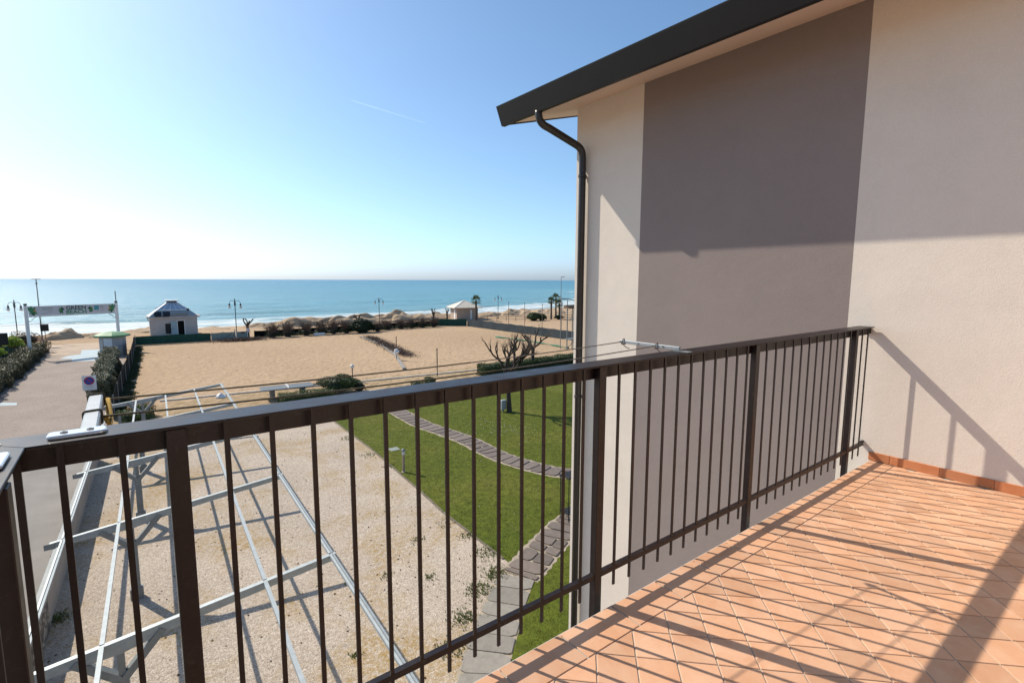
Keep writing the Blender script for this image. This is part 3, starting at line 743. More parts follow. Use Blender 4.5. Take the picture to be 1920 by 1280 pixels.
MB().extr([(4.216,zs(4.20)-.012),(W+3,zs(W+3)-.012),(W+3,zs(W+3)+.2),(4.216,zs(4.20)+.2)], E1, E1+.022).build('end_board', M['gutter'], hs)
# downpipe
def bez(p0,p1,p2,p3,n=10):
    p0,p1,p2,p3 = map(Vector,(p0,p1,p2,p3))
    return [p0*(1-t)**3+p1*3*t*(1-t)**2+p2*3*t*t*(1-t)+p3*t**3 for t in [i/n for i in range(n+1)]]
px, py = 4.882, 4.912
pts = bez((4.20,5.0,CAMZ+2.06),(4.20,5.0,CAMZ+1.93),(4.24,4.99,CAMZ+1.90),(4.34,4.965,CAMZ+1.87)) + bez((4.76,4.93,CAMZ+1.735),(4.86,py,CAMZ+1.70),(px,py,CAMZ+1.66),(px,py,CAMZ+1.52)) + [Vector((px,py,.1))]
dp = MB().tube(pts,.046,14).build('downpipe', M['pipe'], hs, smooth=True)
for z in (CAMZ+1.33, CAMZ-1.6, CAMZ-4.4):
    MB().lathe(px,py,[(.046,z),(.055,z+.004),(.055,z+.035),(.046,z+.04)],14).build('pipe_collar', M['pipe'], dp)
    MB().box(px+.03,W+.004,py-.012,py+.012,z+.008,z+.032).build('pipe_bracket', M['pipe'], dp)

# balcony floor: grout bed + single tiles
fl = MB().box(-.28,W+.02,-2.55,1.46,FZ-.012,FZ-.004).build('balcony_floor', M['grout'], kind='structure')
FO = Vector(fl.location)
def tile_mesh(name, poly, g=.0029, th=.004, bv=.0016):
    b = MB(); P = [Vector((x,y)) for x,y in poly]; n = len(P); ctr = sum(P,Vector((0,0)))/n
    def inset(d):
        out = []
        for i in range(n):
            a,bb,c = P[i-1],P[i],P[(i+1)%n]
            e1 = (bb-a).normalized(); e2 = (c-bb).normalized(); n1 = Vector((-e1.y,e1.x)); n2 = Vector((-e2.y,e2.x))
            k = (n1+n2); k = k/(1+n1.dot(n2)); out.append(bb+k*d)
        return out
    o,i_ = inset(g),inset(g+bv)
    vs = [(p.x,p.y,-.006) for p in o]+[(p.x,p.y,th-bv*.8) for p in o]+[(p.x,p.y,th) for p in i_]
    fs = [(k,(k+1)%n,n+(k+1)%n,n+k) for k in range(n)]+[(n+k,n+(k+1)%n,2*n+(k+1)%n,2*n+k) for k in range(n)]+[tuple(range(2*n,3*n))]
    me = bpy.data.meshes.new(name); me.from_pydata(vs,[],fs); me.update(); me.materials.append(M['tile']); return me
D = .2238; h2 = D/2
full = tile_mesh('tile', [(-h2,0),(0,-h2),(h2,0),(0,h2)])
half = tile_mesh('half_tile', [(-h2,0),(h2,0),(0,h2)])        # rotated below
halfd = tile_mesh('edge_tile', [(0,0),(-h2,-h2),(h2,-h2)])
bord = tile_mesh('border_tile', [(-.16,0),(.16,0),(.16,.172),(-.16,.172)])
BY = 1.308; X0 = 1.318
def put(me, x, y, name):
    o = bpy.data.objects.new(name, me); C.objects.link(o); o.parent = fl
    o.location = (x-FO.x, y-FO.y, FZ-FO.z-.004); return o
far = []
def visible(x, y):
    d = Vector((x,y,FZ-CAMZ)); dp_ = d.dot(fw)
    if dp_ < .3: return False
    u = d.dot(rt)/dp_*956; v = -d.dot(up)/dp_*956
    return -960-90 < u < 960+90 and v < 640+150
def put_or_stuff(me, x, y, name):
    if visible(x,y): put(me,x,y,name)
    else: far.append((me,x,y))
for k in range(-2,14):
    x = 1.385+.3225*(k-1)
    if -.3 < x-.16 and x < W+.1: put_or_stuff(bord, x-.161, BY, 'border_tile')
for i in range(-16,40):
    for j in range(0,36):
        x = X0+(i+.5*(j%2))*D; y = BY-j*h2
        if x < -.24 or x > W+.06 or y < -2.45: continue
        if j == 0:
            continue
        put_or_stuff(full, x, y, 'floor_tile')
# half tiles along the border: triangles with their long side on the border line
tri = tile_mesh('half_tile', [(0,-h2),(h2,0),(-h2,0)])
for i in range(-16,40):
    x = X0+i*D
    if -.2 < x < W+.05: put_or_stuff(tri, x, BY, 'half_tile')
if far:
    b = MB()
    for me,x,y in far: b.add([(v.co.x+x,v.co.y+y,v.co.z+FZ-.004) for v in me.vertices],[tuple(p.vertices) for p in me.polygons])
    o = b.build('tile_field', M['tile'], fl); o['kind'] = 'stuff'
# skirting tiles
sk = thing('tile_skirting', 'terracotta skirting tiles along the foot of the cream wall', 'skirting', (W,-.5,FZ))
ys_ = [1.497,1.345,1.02,.705]; y = .705
while y > -2.5: y -= .3175; ys_.append(y)
for a,c in zip(ys_[:-1],ys_[1:]):
    MB().box(W-.012,W+.004,c+.0015,a-.0015,FZ+.001,FZ+.072).build('skirting_tile', M['skirt'], sk, bevel=.0015)

# ------------------------------------------------------------------ railing
rl = thing('balcony_railing', 'dark brown steel balcony railing with square balusters', 'railing', (2.3,1.55,FZ))
RT = CAMZ-.372
# top plates mitred at the corner, with a web below
XR0, YR = -.197, 1.526
MB().add([(XR0,YR,RT),(W-.02,YR,RT),(W-.02,YR+.115,RT),(XR0-.115,YR+.115,RT),(XR0,YR,RT-.008),(W-.02,YR,RT-.008),(W-.02,YR+.115,RT-.008),(XR0-.115,YR+.115,RT-.008)],
         [(0,1,2,3),(7,6,5,4),(0,4,5,1),(1,5,6,2),(2,6,7,3),(3,7,4,0)]).build('handrail', M['rail'], rl, bevel=.0015)
MB().add([(XR0,YR,RT),(XR0-.115,YR+.115,RT),(XR0-.115,-2.5,RT),(XR0,-2.5,RT),(XR0,YR,RT-.008),(XR0-.115,YR+.115,RT-.008),(XR0-.115,-2.5,RT-.008),(XR0,-2.5,RT-.008)],
         [(0,1,2,3),(7,6,5,4),(0,4,5,1),(1,5,6,2),(2,6,7,3),(3,7,4,0)]).build('handrail', M['rail'], rl, bevel=.0015)
cs = MB().lathe(XR0-.055,YR+.058,[(.011,RT+.0002),(.011,RT+.0012),(.008,RT+.0014),(.004,RT+.0006)],14).build('corner_screw', M['galvd'], rl)
MB().box(XR0-.055,W-.02,YR+.040,YR+.048,RT-.066,RT-.0085).build('rail_web', M['rail'], rl)
MB().box(XR0-.056,XR0-.048,-2.5,YR+.039,RT-.066,RT-.0085).build('rail_web', M['rail'], rl)
posts = [.084,1.673,3.035,4.58]
def post(x,y):
    b = MB(); b.box(x-.0225,x+.0225,y-.018,y+.018,FZ-.17,RT-.0085); return b.build('post', M['rail'], rl, bevel=.002)
PYc = YR+.020
for x in posts: post(x,PYc)
bx = [-.028,-.141]
for a,c,n in ((.084,1.673,13),(1.673,3.035,11),(3.035,4.58,12)):
    bx += [a+(c-a)*(i+1)/(n+1) for i in range(n)]
bx += [4.70,4.82]
zb = FZ+.045
def baluster(x,y):
    MB().box(x-.0068,x+.0068,y-.0035,y+.0040,zb+random.uniform(-.004,.004),RT-.0085).build('baluster', M['rail'], rl)
BYc = YR+.009
for x in bx: baluster(x,BYc)
XS = XR0-.018
baluster(XS,BYc)
y = BYc-.158
k = 1
while y > -2.4:
    if k in (2,16,30):
        MB().box(XS-.018,XS+.022,y-.0225,y+.0225,FZ-.17,RT-.0085).build('post', M['rail'], rl, bevel=.002)
    else: baluster(XS,y)
    y -= .112 if k != 1 else .088; k += 1
lz = FZ+.134
MB().box(XS,posts[0]-.0235,BYc-.004,BYc+.020,lz-.0125,lz+.0125).build('lower_rail', M['rail'], rl)
for a,c in zip(posts[:-1],posts[1:]):
    MB().box(a+.0235,c-.0235,BYc-.004,BYc+.020,lz-.0125,lz+.0125).build('lower_rail', M['rail'], rl)
MB().box(posts[-1]+.0235,W-.05,BYc-.004,BYc+.020,lz-.0125,lz+.0125).build('lower_rail', M['rail'], rl)
MB().box(XS-.020,XS+.004,-2.5,BYc-.0075,lz-.0125,lz+.0125).build('lower_rail', M['rail'], rl)
for x in posts:   # welded ears joining lower rail and post
    MB().box(x-.034,x-.0235,PYc-.012,BYc+.0215,lz-.016,lz+.0135).build('rail_ear', M['rail'], rl)
br = MB().box(W-.052,W+.002,BYc+.004,BYc+.024,lz-.02,lz+.02).build('wall_bracket', M['rail'], rl, bevel=.002)
MB().lathe(W-.02,BYc,[(.006,lz-.004),(.006,lz+.004)],8).build('bolt', M['chrome'], br)
MB().box(W-.022,W+.002,YR+.03,YR+.075,RT-.06,RT-.010).build('wall_bracket', M['black'], rl, bevel=.002)

# ------------------------------------------------------------------ clothes line brackets and cords
def plate(parent, x0,x1,y0,y1,z):
    r = .012; poly = []
    for cx,cy,a0 in ((x1-r,y1-r,0),(x0+r,y1-r,90),(x0+r,y0+r,180),(x1-r,y0+r,270)):
        for k in range(5): a = R(a0+k*22.5); poly.append((cx+r*math.cos(a),cy+r*math.sin(a)))
    pl = MB().prism(poly,z,z+.009).build('clamp_plate', M['chrome'], parent, bevel=.0025)
    L = max(x1-x0,y1-y0); hor = x1-x0 > y1-y0
    for s in (.28,.72):
        cx = x0+L*s if hor else (x0+x1)/2; cy = (y0+y1)/2 if hor else y0+L*s
        MB().lathe(cx,cy,[(.0075,z+.0085),(.0075,z+.0108),(.006,z+.0122),(.0035,z+.0122),(.003,z+.0095)],14).build('screw', M['galvd'], pl)
        MB().lathe(cx,cy,[(.006,RT-.025),(.006,RT-.0085)],8).build('bolt_end', M['galvd'], pl)
    return pl
AX = -.093
aL = thing('clothesline_bracket', 'pale metal clothesline arm clamped by a shiny plate at the railing corner', 'bracket', (AX,1.6,RT), group='clothesline brackets on the railing')
plate(aL,-.165,-.055,1.553,1.603,RT+.001)
MB().box(AX-.018,AX+.018,YR+.118,2.145,RT-.040,RT-.004).build('arm', M['alu'], aL, bevel=.004)
MB().box(AX-.0185,AX+.0185,YR+.118-.06,YR+.117,RT-.045,RT-.0086).build('arm_socket', M['galvd'], aL)
MB().box(AX-.015,AX+.015,2.1452,2.147,RT-.037,RT-.007).build('end_cap', M['black'], aL)
aS = thing('clothesline_bracket', 'shiny clamp plate on the side railing at the left picture edge', 'bracket', (-.26,1.38,RT), group='clothesline brackets on the railing')
plate(aS,-.283,-.212,1.36,1.475,RT+.001)
MB().box(-.86,-.313,1.398,1.434,RT-.040,RT-.004).build('arm', M['alu'], aS, bevel=.004)
AR = 2.34
aR = thing('clothesline_bracket', 'slim pale clothesline arm on the railing before the mauve wall', 'bracket', (AR,1.6,RT), group='clothesline brackets on the railing')
MB().box(AR-.008,AR+.008,1.60,2.01,RT+.004,RT+.023).build('arm', M['alu'], aR, bevel=.002)
MB().box(AR-.022,AR+.022,YR+.01,YR+.105,RT+.0005,RT+.0025).build('foot_plate', M['galvd'], aR)
for y in (1.70,1.87): MB().tube([(AR-.0112,y,RT+.014),(AR-.009,y,RT+.014)],.0035,8).build('hole_ring', M['black'], aR)
def loop(x,y,z,hx,hz,r,n=20):
    p = []
    for k in range(n+1):
        a = 2*math.pi*k/n; c,s = math.cos(a),math.sin(a)
        sx = math.copysign(abs(c)**.35,c); sz = math.copysign(abs(s)**.35,s)
        p.append((x+sx*(hx+r),y+.006*math.sin(a*2),z+sz*(hz+r)))
    return p
for nm,yl,yr,lab in (('a',2.125,1.985,'outer clothesline cord strung between the arm tips'),('b',1.86,1.748,'inner clothesline cord tied halfway along both arms')):
    rp = thing('washing_line', lab, 'cord', (1.1,yl,RT-.02), group='washing lines between the arms')
    zL = RT-.022; zR = RT+.014; pts = []
    for k in range(41):
        t = k/40; pts.append((AX+.024+(AR-.013-AX-.024)*t, yl+(yr-yl)*t, zL+(zR-zL)*t-.020*4*t*(1-t)))
    MB().tube(pts[:24],.0032,7).build('cord', M['rope'], rp, smooth=True)
    MB().tube(pts[23:],.0028,7).build('cord', M['ropelit'], rp, smooth=True)  # right half painted paler, as the better lit part of the cord
    MB().tube(loop(AX,yl,RT-.022,.018,.018,.0030),.0030,7).build('cord_loop', M['rope'], rp, smooth=True)
    MB().tube(loop(AR,yr,RT+.014,.010,.012,.003),.003,7).build('cord_loop', M['ropelit'], rp, smooth=True)
    MB().tube(bez((AR-.014,yr,RT+.016),(AR-.03,yr-.01,RT+.01),(AR-.02,yr-.03,RT-.02),(AR-.004,yr-.05,RT-.022)),.0026,6).build('cord_tail', M['ropelit'], rp, smooth=True)
kn = thing('cord_knot', 'bundle of old yellow cord hanging from the left clothesline arm', 'cord', (AX+.03,1.98,RT))
for i in range(9):
    a = Vector((AX+.030+random.uniform(-.004,.004),2.11+random.uniform(-.01,.01),RT-.02+random.uniform(-.006,.004)))
    e = Vector((AX+.030+random.uniform(-.006,.010),1.85+random.uniform(-.01,.02),RT-.03+random.uniform(-.012,.008)))
    c1 = a+Vector((random.uniform(-.004,.012),-.08,random.uniform(-.06,-.03))); c2 = e+Vector((random.uniform(-.004,.012),.08,random.uniform(-.06,-.03)))
    MB().tube(bez(a,c1,c2,e,8),.0042,6).build('cord_strand', M['ropey'], kn, smooth=True)

# ================================================================== CAR PORT FRAME AND WALL
cp = thing('carport_frame', 'galvanised steel carport frame with Y shaped columns over the gravel', 'frame', (0,0,0), -.04)
Z0 = lambda c: 2.02+.112*(c+2.2)
BYs = [5.1+5.38*k for k in range(6)]
sl_ = .112
def beam(y):
    b = MB(); cs = [-2.46,-1.9,-1.45,-.88,-.3,.35,2.78]; dep = [.13,.16,.19,.25,.19,.16,.13]
    vs = []
    for c,d_ in zip(cs,dep):
        z = Z0(c)
        vs += [(c,y-.05,z),(c,y+.05,z),(c,y+.05,z-d_),(c,y-.05,z-d_)]
    fs = []
    for i in range(len(cs)-1):
        for k in range(4): fs.append((i*4+k,i*4+(k+1)%4,i*4+4+(k+1)%4,i*4+4+k))
    fs += [(3,2,1,0),tuple(range(len(vs)-4,len(vs)))]
    b.add(vs,[f[::-1] for f in fs]); return b
for y in BYs:
    beam(y).build('beam', M['galv'], cp, world=False)
    col = MB().box(-.97,-.79,y-.07,y+.07,.0,1.50).build('column', M['galvd'], cp, world=False, bevel=.006)
    MB().box(-1.02,-.74,y-.09,y+.09,.0,.30).build('column_foot', M['galvd'], col, world=False, bevel=.006)
    for s in (-1,1):
        a = (-.88+s*.03,y,1.45); e = (-.88+s*.62,y,Z0(-.88+s*.62)-.10)
        MB().bar(a,e,.12,.15,(0,1,0)).build('brace', M['galvd'], col, world=False)
    MB().box(-.05+-.88,.05-.88,y-.045,y+.045,1.5,Z0(-.88)-.2).build('web_plate', M['galvd'], col, world=False)
PC = [-2.2,-1.12,.13,1.42,2.70]
ycuts = [2.5]+BYs+[32.4]
for c in PC:
    for a,e in zip(ycuts[:-1],ycuts[1:]):
        if e-a < .5: continue
        b = MB(); w_ = .035; z = Z0(c)+.012
        # top hat section: two raised edges and a lower middle
        if c in (-2.2,2.70):
            b.add([(c-w_-.012,a+.03,z),(c-w_-.012,e-.03,z),(c-.008,e-.03,z+.004),(c-.008,a+.03,z+.004),(c-.008,a+.03,z-.02),(c-.008,e-.03,z-.02),(c+.008,e-.03,z-.02),(c+.008,a+.03,z-.02),(c+.008,a+.03,z+.004),(c+.008,e-.03,z+.004),(c+w_+.012,e-.03,z),(c+w_+.012,a+.03,z),
                   (c-w_-.012,a+.03,z-.06),(c-w_-.012,e-.03,z-.06),(c+w_+.012,e-.03,z-.06),(c+w_+.012,a+.03,z-.06)],
                  [(0,3,2,1)[::-1],(3,4,5,2)[::-1],(4,7,6,5)[::-1],(7,8,9,6)[::-1],(8,11,10,9)[::-1],(0,1,13,12)[::-1],(11,15,14,10)[::-1],(12,13,14,15)[::-1]])
        else: b.box(c-w_,c+w_,a+.03,e-.03,z-.06,z)
        b.build('purlin', M['galv'], cp, world=False)
# little hooks at the beam ends
for y in BYs:
    MB().box(-2.56,-2.35,y-.065,y-.055,Z0(-2.46)-.14,Z0(-2.46)+.004).build('end_channel', M['galvd'], cp, world=False)
    MB().box(-2.45,-2.32,y+.056,y+.12,Z0(-2.4)-.08,Z0(-2.4)-.06).build('end_clip', M['black'], cp, world=False)

bw = thing('boundary_wall', 'low concrete wall under the carport edge beside the road', 'wall', (0,0,0), -.04)
MB().box(-2.72,-2.56,4.0,15.6,-.1,.95).build('stone_wall', M['pebblewall'], bw, world=False)
y = 15.62; 
while y < 29:
    MB().box(-2.70,-2.57,y,min(y+4.4,29.6)-.02,-.1,.98).build('wall_panel', M['panel'], bw, world=False, bevel=.01); y += 4.42
MB().box(-2.70,-2.555,4.0,29.7,.985,1.01).build('coping', M['galvd'], bw, world=False)
gp = thing('gate_posts', 'short grey posts and block at the far end of the low wall', 'posts', (-1.1,31.5,0))
MB().box(-1.3,-1.18,30.8,30.92,-.1,1.5).build('gate_post', M['galvd'], gp)
MB().box(-.62,-.5,31.4,31.52,-.1,1.6).build('gate_post', M['galvd'], gp)
MB().box(-1.5,-1.1,31.2,31.6,0,.55).build('concrete_block', M['cement'], gp, bevel=.02)
MB().box(-.9,-.6,30.2,30.6,0,.5).build('concrete_block', M['panel'], gp, bevel=.02)

# ================================================================== GARDEN
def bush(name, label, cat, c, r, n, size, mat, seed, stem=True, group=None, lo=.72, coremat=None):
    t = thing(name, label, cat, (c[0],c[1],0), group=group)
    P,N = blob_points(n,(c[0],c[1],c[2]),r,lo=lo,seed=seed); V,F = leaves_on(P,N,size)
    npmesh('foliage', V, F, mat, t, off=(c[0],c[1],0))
    core('dark_core', (c[0],c[1],c[2]), (r[0]*.72,r[1]*.72,r[2]*.72), coremat or M['leafdark'], t)  # solid dark core, the foliage's inner shade put into its colour
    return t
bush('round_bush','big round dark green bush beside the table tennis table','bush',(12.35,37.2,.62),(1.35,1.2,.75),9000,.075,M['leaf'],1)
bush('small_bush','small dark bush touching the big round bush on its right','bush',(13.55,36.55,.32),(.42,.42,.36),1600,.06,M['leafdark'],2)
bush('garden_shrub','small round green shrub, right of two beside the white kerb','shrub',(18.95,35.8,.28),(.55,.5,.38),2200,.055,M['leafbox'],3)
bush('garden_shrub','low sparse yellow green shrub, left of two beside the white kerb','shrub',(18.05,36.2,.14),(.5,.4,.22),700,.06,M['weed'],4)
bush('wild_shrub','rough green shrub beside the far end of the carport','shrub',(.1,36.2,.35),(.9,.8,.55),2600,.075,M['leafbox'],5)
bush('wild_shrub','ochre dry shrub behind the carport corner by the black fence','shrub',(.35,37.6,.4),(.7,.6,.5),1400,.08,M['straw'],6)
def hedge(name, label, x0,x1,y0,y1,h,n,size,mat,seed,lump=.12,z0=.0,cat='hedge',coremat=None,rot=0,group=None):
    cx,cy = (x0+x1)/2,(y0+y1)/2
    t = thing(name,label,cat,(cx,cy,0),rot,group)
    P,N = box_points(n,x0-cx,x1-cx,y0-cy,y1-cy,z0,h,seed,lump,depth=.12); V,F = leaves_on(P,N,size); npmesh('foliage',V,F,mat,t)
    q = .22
    MB().box(x0-cx+q,x1-cx-q,y0-cy+q,y1-cy-q,-.05,h-q).build('dark_core',coremat or M['leafdark'],t,world=False)  # solid dark box instead of branches, coloured like the hedge's shaded inside
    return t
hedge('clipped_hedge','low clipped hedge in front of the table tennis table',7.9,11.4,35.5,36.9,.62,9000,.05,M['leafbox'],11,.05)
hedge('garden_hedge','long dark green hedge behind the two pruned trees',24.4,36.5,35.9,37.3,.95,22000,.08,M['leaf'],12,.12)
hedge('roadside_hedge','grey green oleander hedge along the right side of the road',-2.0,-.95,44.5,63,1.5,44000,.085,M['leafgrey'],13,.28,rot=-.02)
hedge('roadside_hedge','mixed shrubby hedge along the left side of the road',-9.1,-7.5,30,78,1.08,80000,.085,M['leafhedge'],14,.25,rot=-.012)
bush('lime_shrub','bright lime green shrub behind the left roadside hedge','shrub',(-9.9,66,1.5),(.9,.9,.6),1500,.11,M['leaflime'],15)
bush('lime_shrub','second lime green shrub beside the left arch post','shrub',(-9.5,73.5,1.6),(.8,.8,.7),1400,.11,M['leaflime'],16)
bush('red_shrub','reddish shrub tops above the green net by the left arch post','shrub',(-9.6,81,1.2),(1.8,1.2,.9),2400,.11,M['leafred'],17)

# trees with bare pruned limbs
def limb(b, p, d, L, r, depth, ends, spread=.42, kids=(2,3), bend=.18, taper=.65):
    pts = [p]; rads = [r]; q = Vector(p); dd = Vector(d).normalized(); n = 5
    for i in range(n):
        dd = (dd+Vector((random.gauss(0,bend),random.gauss(0,bend),random.gauss(.03,bend*.5)))).normalized()
        q = q+dd*L/n; pts.append(q.copy()); rads.append(r*(1-(1-taper)*(i+1)/n))
    b.tube(pts,rads,7)
    if depth <= 0: ends.append((q.copy(),dd.copy(),rads[-1])); return
    for k in range(random.randint(*kids)):
        nd = (dd+Vector((random.gauss(0,spread),random.gauss(0,spread),random.gauss(.15,spread*.5)))).normalized()
        limb(b,q,nd,L*random.uniform(.55,.85),rads[-1]*random.uniform(.7,.9),depth-1,ends,spread,kids,bend,taper)
def pruned_tree(loc, label, trunk_h, r, limbs, L, depth, seed, group=None, twigs=9, knob=1.35, tw=.6, name='pruned_tree', taper=.65, bend=.18, flare=.75):
    random.seed(seed); t = thing(name,label,'tree',loc,group=group); x,y = loc[0],loc[1]
    lean = Vector((random.uniform(-.05,.05),random.uniform(-.05,.05),1))
    top = Vector((x,y,0))+lean*trunk_h
    MB().tube([(x,y,-.1),(x,y,.05),Vector((x,y,0))+lean*trunk_h*.35,Vector((x,y,0))+lean*trunk_h*.75,top],[r*1.5,r*1.2,r,r*.92,r*1.1],10).build('trunk',M['bark'],t,smooth=True)
    b = MB(); ends = []
    for i in range(limbs):
        a = 2*math.pi*i/limbs+random.uniform(-.4,.4); el = random.uniform(.7,1.3)
        limb(b,top-lean*.08,(math.cos(a)*flare,math.sin(a)*flare,el),L,r*.68,depth,ends,bend=bend,taper=taper)
    for q,d,rr in ends:   # knuckles where the branches were cut
        k = rr*knob; b.tube([q-d*k*.8,q-d*.2*k,q+d*k*.6,q+d*k],[rr*.9,k,k*.9,k*.4],7)
    b.build('limbs',M['bark'],t,smooth=True)
    tb = MB()
    for q,d,rr in ends:
        for k in range(random.randint(max(1,twigs-3),twigs)):
            nd = (d+Vector((random.gauss(0,.6),random.gauss(0,.6),random.gauss(.2,.4)))).normalized(); l = tw*random.uniform(.4,1.2)
            tb.tube([q,q+nd*l*.5+Vector((0,0,.02)),q+nd*l+Vector((0,0,random.uniform(0,.1)))],[.010,.007,.004],3,False)
    if tb.v: tb.build('twigs',M['twig'],t,kind='stuff')
    return t
pruned_tree((19.03,25.27,0),'bare pruned tree with many knobbly limbs on the lawn beside the grey box',2.25,.15,7,1.15,2,8,flare=.5,twigs=9,tw=.5,taper=.8,bend=.16)
pruned_tree((30.05,36.3,0),'bare pruned tree with few thick limbs standing in the garden hedge',2.0,.17,4,1.15,1,23,twigs=12,tw=.8,taper=.75)
for (x,y,h,L,lab,sd) in [(13.9,80.6,1.75,1.2,'stumpy pollarded tree beside the person and the pale green panel',31),(30.3,81.2,1.9,1.0,'pollarded tree above the dark bush on the far fence',32),(46.9,86.4,1.6,1.3,'pollarded tree left of the white roofed hut',33),(50.2,87.0,1.9,.9,'pollarded tree touching the left wall of the white roofed hut',34)]:
    pruned_tree((x,y,0),lab,h,.17,4,L,0,sd,group='pollarded trees by the beach fence',twigs=3,tw=.5,knob=1.5,name='pollarded_tree')
random.seed(77)

# grey utility box, bollard, drain
eb = thing('utility_box','grey utility box on a short post beside the lawn tree','box',(18.7,25.5,0))
MB().box(18.52,18.88,25.38,25.62,.18,.78).build('cabinet',M['galv'],eb,bevel=.012)
MB().box(18.54,18.86,25.372,25.381,.2,.76).build('door',M['alu'],eb)
MB().box(18.66,18.74,25.46,25.54,-.05,.18).build('leg',M['galvd'],eb)
bo = thing('bollard_light','short brown garden bollard lamp with grey domed head','lamp',(9.19,19.83,0))
MB().lathe(9.19,19.83,[(.10,0),(.10,.03),(.055,.05),(.055,.80)],14).build('post',M['bollard'],bo,smooth=False)
MB().lathe(9.19,19.83,[(.07,.80),(.078,.82),(.078,.93),(.07,.95)],14).build('lamp_glass',M['globe'],bo)
MB().lathe(9.19,19.83,[(.085,.95),(.085,.985),(.065,1.03),(.03,1.055),(.005,1.06)],14).build('cap',M['galvd'],bo,smooth=True)
for k in range(4):
    a = k*math.pi/2; MB().tube([(9.19+.082*math.cos(a),19.83+.082*math.sin(a),.82),(9.19+.082*math.cos(a),19.83+.082*math.sin(a),.95)],.006,5).build('guard_bar',M['galvd'],bo)
dc = thing('drain_cover','pale square drain cover set in the lawn','drain cover',(10.12,22.9,.012))
MB().box(9.92,10.32,22.70,23.10,.0,.030).build('lid',M['panelgreen'],dc,bevel=.01)
MB().box(9.87,10.37,22.65,23.15,.0,.022).build('frame',M['cement'],dc,bevel=.006)
pg = thing('path_globe_light','small globe lamp on a thin post behind the round bush','lamp',(14.56,40.78,0))
MB().tube([(14.56,40.78,-.05),(14.56,40.78,1.05)],.035,8).build('post',M['black'],pg)
MB().lathe(14.56,40.78,[(.06,1.03),(.06,1.08)],10).build('collar',M['black'],pg)
MB().lathe(14.56,40.78,[(.05,1.08),(.13,1.15),(.17,1.25),(.13,1.36),(.05,1.41)],14).build('globe',M['globe'],pg,smooth=True)

# black metal stand at the side path
st = thing('garden_stand','black steel stand on the side path by the house corner','stand',(11.85,12.3,0))
MB().box(11.62,12.3,12.05,12.55,1.58,1.64).build('tray',M['black'],st,bevel=.008)
for x in (11.66,12.26):
    for y in (12.09,12.51): MB().tube([(x,y,.02),(x,y,1.58)],.016,6).build('leg',M['black'],st)
MB().box(11.64,12.28,12.07,12.53,.30,.33).build('lower_shelf',M['black'],st)

# table tennis table
tt = thing('table_tennis_table','grey outdoor table tennis table on two concrete legs','table',(0,0,0))
t0 = (8.85,38.05)
tt.location = (t0[0],t0[1],0); tt.rotation_euler = (0,0,R(-4))
MB().box(-1.72,1.72,-.76,.76,.70,.76).build('tabletop',M['tt'],tt,world=False,bevel=.012)
for s in (-1,1): MB().box(s*1.0-.13,s*1.0+.13,-.45,.45,-.05,.70).build('leg',M['cement'],tt,world=False,bevel=.015)
MB().box(-.012,.012,-.8,.8,.76,.90).build('net',M['white'],tt,world=False)
MB().box(-1.72,1.72,-.012,.012,.7605,.763).build('centre_line',M['white'],tt,world=False)
wb = MB().lathe(5.0,40.6,[(.34,0),(.33,.08),(.22,.22),(.12,.30),(.03,.33)],9)
wb.v = [(x+random.gauss(0,.035),y+random.gauss(0,.035),z+random.gauss(0,.02)) for x,y,z in wb.v]
tag(wb.build('white_sack',M['white']),'crumpled white sack lying on the sand left of the table','sack')

# volleyball poles
for (x,y,h,lab) in [(21.29,38.7,2.45,'thin dark net pole nearer the garden on the sand court'),(22.3,49.2,2.45,'thin dark net pole with white wrapping at its foot')]:
    v = thing('net_pole',lab,'pole',(x,y,0),group='net poles on the sand court')
    MB().tube([(x,y,-.1),(x,y,h)],.045,8).build('pole',M['wood'],v)
    for z in (1.2,h-.1): MB().lathe(x,y,[(.06,z),(.06,z+.05)],8).build('net_ring',M['black'],v)
    if y > 45:
        q = MB().lathe(x,y,[(.05,.55),(.22,.7),(.26,.9),(.16,1.1),(.06,1.2)],9)
        q.v = [(a+random.gauss(0,.03),bb+random.gauss(0,.03),c) for a,bb,c in q.v]; q.build('wrapping',M['white'],v)

# ================================================================== FENCES
def net_fence(name,label,pts,h,mat,step=2.5,postmat=None,wave=.04,group=None,over=.08,ph=None):
    c = np.mean(pts,axis=0); t = thing(name,label,'fence',(c[0],c[1],0),group=group)
    b = MB(); V = []; segs = along(pts,step*.5)
    line = [s[0] for s in segs]+[segs[-1][1]]
    vs = []; fs = []
    for i,(x,y) in enumerate(line):
        o = wave*math.sin(i*1.9); zz = h+random.uniform(-.03,.03)-(.04 if i%2 else 0)
        vs += [(x+o,y+o,.02),(x+o,y+o,zz),(x+o+.015,y+o+.015,zz),(x+o+.015,y+o+.015,.02)]
    n = len(line)
    for i in range(n-1):
        for k in range(4): fs.append((i*4+k,i*4+4+k,i*4+4+(k+1)%4,i*4+(k+1)%4))
    b.add(vs,fs); b.build('net',mat,t)
    for i,(x,y) in enumerate(line):
        if i%2 == 0: MB().tube([(x+.07,y+.07,-.1),(x+.07,y+.07,h+over)],.03,6).build('post',postmat or M['galvd'],t)
    return t
net_fence('mesh_fence','green shade net fence before the kiosk',[(.6,77.6),(.9,79.2),(9.0,79.0)],1.15,M['mesh'])
net_fence('mesh_fence','pale green net panel fence left of the person',[(9.1,79.0),(11.9,79.2)],1.1,M['panelgreen'],1.4)
net_fence('mesh_fence','long low black net fence behind the bare shrubs',[(14.6,80.4),(30,81.0),(44.5,82.3)],.98,M['meshdark'])
net_fence('mesh_fence','dark green net fence before the white roofed hut',[(44.5,82.3),(49.3,78.4)],1.3,M['mesh'])
